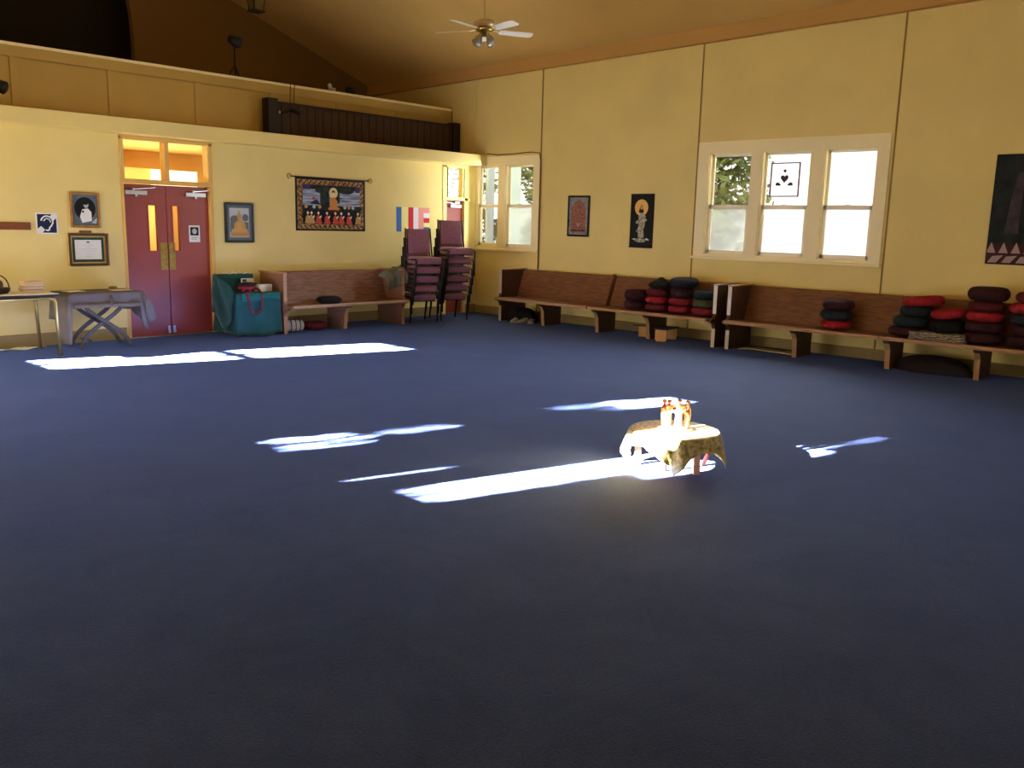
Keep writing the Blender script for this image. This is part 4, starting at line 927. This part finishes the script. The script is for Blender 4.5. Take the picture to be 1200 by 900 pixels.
# window sign with the heart emblem
t = thing('window_sign', 'square sign with a heart and two leaves emblem inside a circle, in the middle sash', 'sign', (XB+0.06, 5.665, 2.315), RB)
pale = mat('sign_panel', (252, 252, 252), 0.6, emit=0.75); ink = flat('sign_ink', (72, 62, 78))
a = Art(0.42, 0.45); a.back(0.003, pale); 
def arc2(cx, cy, r, a0, a1, w, m, n=16):
    for k in range(n):
        t0 = a0+(a1-a0)*k/n; t1 = a0+(a1-a0)*(k+1)/n
        a.poly([(cx+(r-w)*math.cos(t0), cy+(r-w)*math.sin(t0)), (cx+(r+w)*math.cos(t0), cy+(r+w)*math.sin(t0)), (cx+(r+w)*math.cos(t1), cy+(r+w)*math.sin(t1)), (cx+(r-w)*math.cos(t1), cy+(r-w)*math.sin(t1))], m)
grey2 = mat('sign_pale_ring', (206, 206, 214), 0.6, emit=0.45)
arc2(.5, .5, .38, R(-60), R(30), .006, grey2); arc2(.5, .5, .38, R(110), R(200), .006, grey2)
a.ell(.5, .24, .05, .05, ink)
hp = []
for k in range(28):
    q = 2*PI*k/28; hp.append((.5 + .0085*16*math.sin(q)**3, .465 - .0085*(13*math.cos(q)-5*math.cos(2*q)-2*math.cos(3*q)-math.cos(4*q))))
a.poly(hp, ink)
for s in (-1, 1): a.poly([(.5+s*.10, .68), (.5+s*.16, .60), (.5+s*.25, .57), (.5+s*.30, .62), (.5+s*.30, .67), (.5+s*.26, .68)], ink)
a.build('panel', t, (0, 0, 0), 0)
b = MB()
for (x0, x1, z0, z1) in ((-.215, -.195, -.23, .23), (.195, .215, -.23, .23), (-.215, .215, .215, .23), (-.215, .215, -.23, -.215)): b.box(x0, x1, -0.006, 0.004, z0, z1)
b.build('border', flat('sign_border_violet', (132, 100, 124)), t)

# cables
b = MB(); b.smooth = True
b.tube([(11.42, 11.33, 2.86), (11.435, 11.1, 2.83), (11.435, 10.7, 2.835), (11.435, 10.3, 2.85), (11.43, 10.10, 2.83), (11.425, 10.06, 2.7), (11.425, 10.06, 1.9), (11.425, 10.055, 1.2), (11.425, 10.06, 0.9)], 0.008, 6)
tag(b.build('cable', CABLE), 'brown cable running over and down beside the corner window', 'cable')
b = MB(); b.smooth = True; b.tube([(11.36, 12.26, 3.72), (11.40, 12.25, 3.69), (11.41, 12.25, 3.45), (11.40, 12.2, 3.39)], 0.007, 6); tag(b.build('cable', CABLE), 'short cable over the right end of the balcony front', 'cable')
for k, x in enumerate((7.98, 8.05)):
    b = MB(); b.smooth = True; b.tube([(x+0.01, 12.40, 3.70), (x, 12.26, 3.70), (x-0.02, 12.255, 3.5), (x-0.05, 12.2, 3.30)], 0.007, 6)
    tag(b.build('cable', CABLE), ['left one of two cables hanging over the balcony front', 'right one of two cables hanging over the balcony front'][k], 'cable', 'cables over the balcony front')
b = MB(); b.smooth = True; b.tube([(11.40, 9.99, 0.36), (11.38, 9.85, 0.30), (11.35, 9.72, 0.18), (11.25, 9.58, 0.06), (11.1, 9.50, 0.012)], 0.006, 6); tag(b.build('cable', CABLE), 'thin cable looping to the floor behind the corner pew', 'cable')

# bench (pew back) standing on the ledge
t = thing('ledge_pew', 'dark stained pew standing on the ledge below the balcony front', 'bench', (9.43, 12.1, ZL))
b = MB(); b.box(7.62, 11.28, 12.09, 12.13, ZL+0.04, 3.36)
b.build('backrest', DARKWOOD, t, world=True)
b = MB(); b.box(7.60, 11.30, 12.075, 12.14, 3.35, 3.385); b.box(7.60, 11.30, 12.08, 12.13, ZL+0.02, ZL+0.05)
for k in range(24): x = 7.7+0.152*k; b.box(x-0.006, x+0.006, 12.082, 12.09, ZL+0.05, 3.35)
b.build('rail', mat('dark_rail_wood', (44, 28, 18), 0.6), t, world=True)
for x in (7.53, 11.34):
    b = MB(); b.box(x-0.09, x+0.08, 12.04, 12.22, ZL, 3.42); b.build('end_panel', mat('near_black_wood', (36, 26, 18), 0.6), t, world=True, bevel=0.006)

# stage lamps
def spot_lamp(label, loc, rz, s, on_tripod=True):
    t = thing('spotlight', label, 'lamp', loc, rz)
    h = 0.42*s if on_tripod else 0.18*s
    if on_tripod:
        for k in range(3):
            a_ = 2*PI*k/3+0.4; b = MB(); b.smooth = True; b.tube([(0, 0, 0.17*s), (0.10*s*math.cos(a_), 0.10*s*math.sin(a_), 0.0)], 0.008*s, 6); b.build('leg', BLACK, t)
    b = MB(); b.smooth = True; b.tube([(0, 0, 0.02 if on_tripod else 0), (0, 0, h)], 0.011*s, 8); b.tube([(0.06*s, 0, h+0.08*s), (0.05*s, 0, h+0.02*s), (0, 0, h-0.01*s), (-0.05*s, 0, h+0.02*s), (-0.06*s, 0, h+0.08*s)], 0.008*s, 6); b.build('stand', BLACK, t)
    b = MB(); b.smooth = True; d_ = Vector((0.5, -0.75, -0.35)).normalized(); c = Vector((0, 0, h+0.08*s))
    b.tube([c-d_*0.09*s, c-d_*0.06*s, c, c+d_*0.08*s, c+d_*0.10*s], [0.035*s, 0.062*s, 0.07*s, 0.08*s, 0.06*s], 14); b.box(-0.09*s, 0.09*s, -0.02*s, 0.0, h+0.10*s, h+0.13*s); b.build('lamp_head', BLACK, t)
    return t
spot_lamp('black spotlight on a small tripod on the balcony rail', (7.12, 12.41, 3.69), 0.2, 1.05)
spot_lamp('small black clip spotlight on the ledge at the left edge', (3.66, 11.75, ZL), 0.4, 1.0, False)
spot_lamp('small dark spotlight resting behind the right part of the balcony rail', (9.37, 12.60, ZL+0.72), 0.9, 0.9, False)
t = thing('clamp_lamp', 'black clamp lamp on the left end of the ledge pew', 'lamp', (7.70, 12.05, 3.24))
b = MB(); b.smooth = True; b.tube([(-0.05, 0, -0.03), (0.06, -0.06, 0.0), (0.12, -0.06, 0.03)], 0.012, 8); b.build('arm', BLACK, t)
b = MB(); b.smooth = True; b.tube([(0.08, -0.07, 0.02), (0.14, -0.09, 0.03), (0.23, -0.12, 0.0)], [0.03, 0.045, 0.05], 12); b.build('lamp_head', BLACK, t)
b = MB(); b.smooth = True; b.blob((-0.08, -0.02, -0.02), 0.02, 0.02, 0.025, 8, 6); b.build('bulb', STEEL, t)
t = thing('camera_dome', 'small pale grey camera on the balcony rail', 'camera', (8.84, 12.40, 3.69))
b = MB(); b.smooth = True; b.box(-0.03, 0.07, -0.03, 0.03, 0, 0.07); b.build('body', mat('pale_plastic', (160, 160, 150), 0.5), t, bevel=0.01)
b = MB(); b.smooth = True; b.blob((-0.03, 0, 0.09), 0.035, 0.035, 0.045, 12, 8); b.tube([(-0.03, 0, 0), (-0.03, 0, 0.06)], 0.012, 8); b.build('head', mat('pale_plastic_head', (176, 176, 166), 0.5), t)

# hanging lantern
t = thing('hanging_lantern', 'small dark lantern hanging above the balcony', 'lamp', (7.86, 13.0, 4.83))
b = MB(); b.smooth = True; b.tube([(0, 0, 0.30), (0, 0, 1.0)], 0.006, 6); b.build('chain', BLACK, t)
b = MB()
for sx in (-1, 1):
    for sy in (-1, 1): b.obox((sx*0.08, sy*0.08, 0.02), (sx*0.095, sy*0.095, 0.24), 0.016, 0.016)
b.box(-0.10, 0.10, -0.10, 0.10, 0, 0.025); b.prism([(-0.12, 0.24), (0.12, 0.24), (0.03, 0.31), (-0.03, 0.31)], 'y', -0.12, 0.12); b.build('frame', mat('bronze_lantern', (52, 40, 24), 0.5), t)
b = MB(); b.box(-0.075, 0.075, -0.075, 0.075, 0.03, 0.235); b.build('glass', mat('amber_lantern_glass', (124, 104, 66), 0.3), t)

# ------------------------------------------------------------------ ceiling fan
FX, FY, FZ = 8.37, 8.40, 4.02
t = thing('ceiling_fan', 'white bladed ceiling fan with brass housing and glass light shades', 'fan', (FX, FY, FZ))
b = MB(); b.smooth = True; b.tube([(0, 0, 0.17), (0, 0, cz(FX, FY)-FZ+0.02)], 0.012, 8); b.build('downrod', mat('pale_rod', (190, 150, 90), 0.5), t)
b = MB(); b.smooth = True; b.lathe([(0.0001, 0.19), (0.05, 0.185), (0.12, 0.17), (0.14, 0.13), (0.135, 0.10), (0.11, 0.085), (0.0001, 0.085)], seg=28); b.build('motor_housing', mat('antique_brass_housing', (196, 170, 120), 0.35, metal=0.3), t)
b = MB(); b.smooth = True; b.lathe([(0.0001, 0.085), (0.10, 0.085), (0.115, 0.06), (0.10, 0.035), (0.05, 0.02), (0.045, -0.03), (0.0001, -0.03)], seg=28, mod=lambda q, r, z: 1+(0.06*math.cos(9*q) if 0.04 < z < 0.08 else 0)); b.build('light_hub', BRASS, t)
for k in range(5):
    a_ = R(-47 + 0) ; ang = R(20 + 72*k) - R(46.9)
    d_ = Vector((math.cos(ang), math.sin(ang), 0)); n_ = Vector((-d_.y, d_.x, 0)); tl = -math.tan(R(12))
    b = MB()
    pts = [(0.20, -0.045), (0.24, -0.06), (0.62, -0.068), (0.655, -0.05), (0.66, 0.0), (0.655, 0.05), (0.62, 0.068), (0.24, 0.06), (0.20, 0.045)]
    top = [d_*r_ + n_*w_ + Vector((0, 0, 0.05 + w_*tl)) for r_, w_ in pts]; bot = [p - Vector((0, 0, 0.008)) for p in top]; n = len(pts)
    b.add(top+bot, [tuple(range(n)), tuple(range(n, 2*n))[::-1]] + [(i, (i+1) % n, (i+1) % n+n, i+n) for i in range(n)])
    bl = b.build('blade', FANWHITE, t)
    b = MB(); b.obox(d_*0.09+Vector((0, 0, 0.06)), d_*0.26+Vector((0, 0, 0.045)), 0.035, 0.006); b.build('blade_arm', BRASS, bl)
for k in range(4):
    ang = R(90*k + 88); c = Vector((0.06*math.cos(ang), 0.06*math.sin(ang), 0.0)); d_ = Vector((math.cos(ang)*0.55, math.sin(ang)*0.55, -0.83))
    b = MB(); b.smooth = True; b.tube([c, c+d_*0.03, c+d_*0.07, c+d_*0.13, c+d_*0.145], [0.018, 0.028, 0.044, 0.052, 0.062], 14)
    sh = b.build('lamp_shade', FROSTSHADE, t)

# ------------------------------------------------------------------ altar table with cloth and sculpture
TX, TY, TZ = 5.05, 3.15, 0.262
t = thing('low_round_table', 'low round wooden table standing alone on the blue carpet', 'table', (TX, TY, 0))
b = MB(); b.smooth = False; b.lathe([(0.0001, TZ-0.025), (0.295, TZ-0.025), (0.305, TZ-0.018), (0.305, TZ-0.004), (0.0001, TZ-0.004)], seg=48); b.build('table_top', LEGWOOD, t)
b = MB(); b.lathe([(0.0001, TZ-0.055), (0.25, TZ-0.055), (0.25, TZ-0.026), (0.0001, TZ-0.026)], seg=32); b.build('apron', LEGWOOD, t)
rv = Vector((0.683, -0.730)); fv = Vector((0.733, 0.680))
for (cr, cf, m, curve) in ((-0.245, 0.03, LEGWOOD, 0), (-0.08, -0.135, LEGPINK, 1), (0.125, -0.19, LEGWOOD, 0), (0.235, 0.05, LEGPINK, 1)):
    p = rv*cr + fv*cf; b = MB(); b.smooth = bool(curve)
    if curve:
        o2 = p.normalized()*0.03
        b.tube([(p.x*0.85, p.y*0.85, TZ-0.05), (p.x+o2.x*0.6, p.y+o2.y*0.6, 0.13), (p.x+o2.x*0.5, p.y+o2.y*0.5, 0.07), (p.x*0.93, p.y*0.93, 0.0)], [0.02, 0.019, 0.017, 0.015], 10)
    else:
        b.obox((p.x*0.97, p.y*0.97, TZ-0.03), (p.x, p.y, 0.0), 0.042, 0.026, (fv.x, fv.y, 0))
    b.build('leg', m, t)
# cloth: square draped over a disc
def altar_cloth():
    S = 0.388; n = 96; Rr = 0.312; th = math.atan2(-fv.y, -fv.x) + PI/4 - 0.18
    b = MB(); b.smooth = True
    def fn(u, v):
        x = (2*u-1)*S; y = (2*v-1)*S; x += 0.012; r0 = math.hypot(x, y); a_ = math.atan2(y, x)
        if r0 < Rr-0.02: rr = r0; z = TZ
        else:
            e = r0 - (Rr-0.02); k = min(1, e/0.05)
            rr = Rr-0.02 + 0.022*math.sin(k*PI/2); drop = max(0, e-0.018)
            rip = math.sin(10*a_+1.0)+0.45*math.sin(17*a_)
            rr += min(drop, 0.2)*(0.20*rip+0.05); z = TZ - drop*0.98 - 0.006*k
        z = max(z, 0.012)
        A = a_ + th
        return (rr*math.cos(A), rr*math.sin(A), z)
    b.grid(fn, n, n); return b
o = altar_cloth().build('altar_cloth', BROCADE, loc=(TX, TY, 0.001), thick=0.003)
tag(o, 'gold brocade cloth draped with hanging corners over the low round table', 'tablecloth')
# ring of embracing figures
sculp = thing('figurine_circle', 'circle of small terracotta figures embracing, on the gold cloth', 'sculpture', (TX+0.006, TY+0.0, TZ+0.0045))
b = MB(); b.smooth = True; b.lathe([(0.0001, 0), (0.115, 0), (0.12, 0.004), (0.115, 0.009), (0.0001, 0.009)], seg=28); b.build('base', TERRA, sculp)
def figure(k, n=7, rad=0.086):
    ang = 2*PI*k/n + 0.3; h = (0.185, 0.178, 0.192, 0.175, 0.182, 0.17, 0.186)[k]; s = 10.0
    me = bpy.data.meshes.new('figure'); bm = bmesh.new(); lay = bm.verts.layers.skin.verify()
    V = []; H = h*s
    def v(x, y, z, r): q = bm.verts.new((x, y, z)); q[lay].radius = (r, r); V.append(q); return q
    pelvis = v(0, 0, H*.50, .22); chest = v(0, 0.02, H*.70, .23); neck = v(0, .03, H*.82, .09); head = v(0, .06, H*.90, .14); top = v(0, .07, H*.955, .11)
    for a_, c_ in ((pelvis, chest), (chest, neck), (neck, head), (head, top)): bm.edges.new((a_, c_))
    for sg in (-1, 1):
        kn = v(sg*.10, .03, H*.27, .14); ft = v(sg*.12, .0, H*.03, .11); toe = v(sg*.12, .12, H*.025, .08)
        bm.edges.new((pelvis, kn)); bm.edges.new((kn, ft)); bm.edges.new((ft, toe))
        el = v(sg*.30, .05, H*.73, .085); hd = v(sg*.50, .12, H*.77, .08); bm.edges.new((chest, el)); bm.edges.new((el, hd))
    pelvis[lay].use_root = True
    bm.to_mesh(me); bm.free(); me.materials.append(TERRAD if k in (2, 5) else TERRA)
    o = bpy.data.objects.new('figure', me); col.objects.link(o); o.parent = sculp
    o.modifiers.new('skin', 'SKIN'); m_ = o.modifiers.new('s', 'SUBSURF'); m_.levels = 1; m_.render_levels = 2
    o.scale = (1/s,)*3; o.location = (rad*math.cos(ang), rad*math.sin(ang), 0.007); o.rotation_euler = (0, 0, ang + PI/2)
    hb = MB(); hb.smooth = True; hb.blob((0, 0.065-0.12*0.1, 0), .001, .001, .001) if False else None
    hb.blob((0, 0.03, H*.955), 0.17, 0.17, 0.13, 12, 8); ho = hb.build('hair', TERRAD, o); return o
for k in range(7): figure(k)

# ------------------------------------------------------------------ lights
def area(name, loc, rot, sx, sy, power, color=(1, 1, 1), spread=180):
    l = bpy.data.lights.new(name, 'AREA'); l.shape = 'RECTANGLE'; l.size = sx; l.size_y = sy; l.energy = power; l.color = color; l.spread = R(spread)
    o = bpy.data.objects.new(name, l); col.objects.link(o); o.location = loc; o.rotation_euler = rot; return o
sun = bpy.data.lights.new('sun', 'SUN'); sun.energy = 900; sun.angle = R(0.6); sun.color = (1.0, 0.96, 0.90)
so = bpy.data.objects.new('sun', sun); col.objects.link(so)
dirv = Vector((0.958*0.963, -0.287*0.963, -0.2696)); so.rotation_euler = dirv.to_track_quat('-Z', 'Y').to_euler()
FILL = (1.0, 0.93, 0.80)
# added fill lamps low on the near wall, below its openings (facing +x)
for (y, p) in ((10.9, 95), (9.2, 100), (6.6, 26), (4.0, 16), (1.5, 16)):
    area('daylight_fill', (XC+0.03, y, 0.75), (0, R(-90), 0), 1.0, 1.1, p, FILL)
area('daylight_fill', (6.0, YS+0.05, 1.3), (R(90), 0, 0), 6.0, 1.4, 60, FILL)      # fill lamp added on the unseen, windowless rear wall, facing +y
area('daylight_fill', (XB-0.16, 5.6, 2.0), (0, R(90), 0), 1.4, 2.4, 150, (0.88, 0.94, 1.0), 130)
area('daylight_fill', (XB-0.16, 10.85, 2.0), (0, R(90), 0), 1.4, 1.2, 36, (0.85, 0.92, 1.0))
area('hall_light', (6.0, 12.7, 1.3), (R(155), 0, 0), 2.0, 0.8, 62, (1.0, 0.84, 0.56))

w = bpy.data.worlds.new('world'); sc.world = w; w.use_nodes = True
bg = w.node_tree.nodes['Background']; bg.inputs[0].default_value = (1.0, 1.0, 1.0, 1); bg.inputs[1].default_value = 1.35

# ------------------------------------------------------------------ camera
cam = bpy.data.cameras.new('camera'); co = bpy.data.objects.new('camera', cam); col.objects.link(co); sc.camera = co
r = Vector((0.6831511, -0.72989622, 0.0235815)); u = Vector((0.11538035, 0.13976397, 0.98343958)); f = Vector((0.72110468, 0.66911698, -0.17969559))
co.matrix_world = Matrix(((r.x, u.x, -f.x, 0), (r.y, u.y, -f.y, 0), (r.z, u.z, -f.z, 1.62), (0, 0, 0, 1)))
cam.sensor_width = 36; cam.lens = 1021.8/1200*36; cam.clip_start = 0.05

sc.view_settings.view_transform = 'Standard'; sc.view_settings.look = 'None'; sc.view_settings.exposure = 0.12
sc.cycles.use_denoising = True; sc.cycles.max_bounces = 8; sc.cycles.diffuse_bounces = 5; sc.cycles.transparent_max_bounces = 12
sc.cycles.sample_clamp_indirect = 20.0
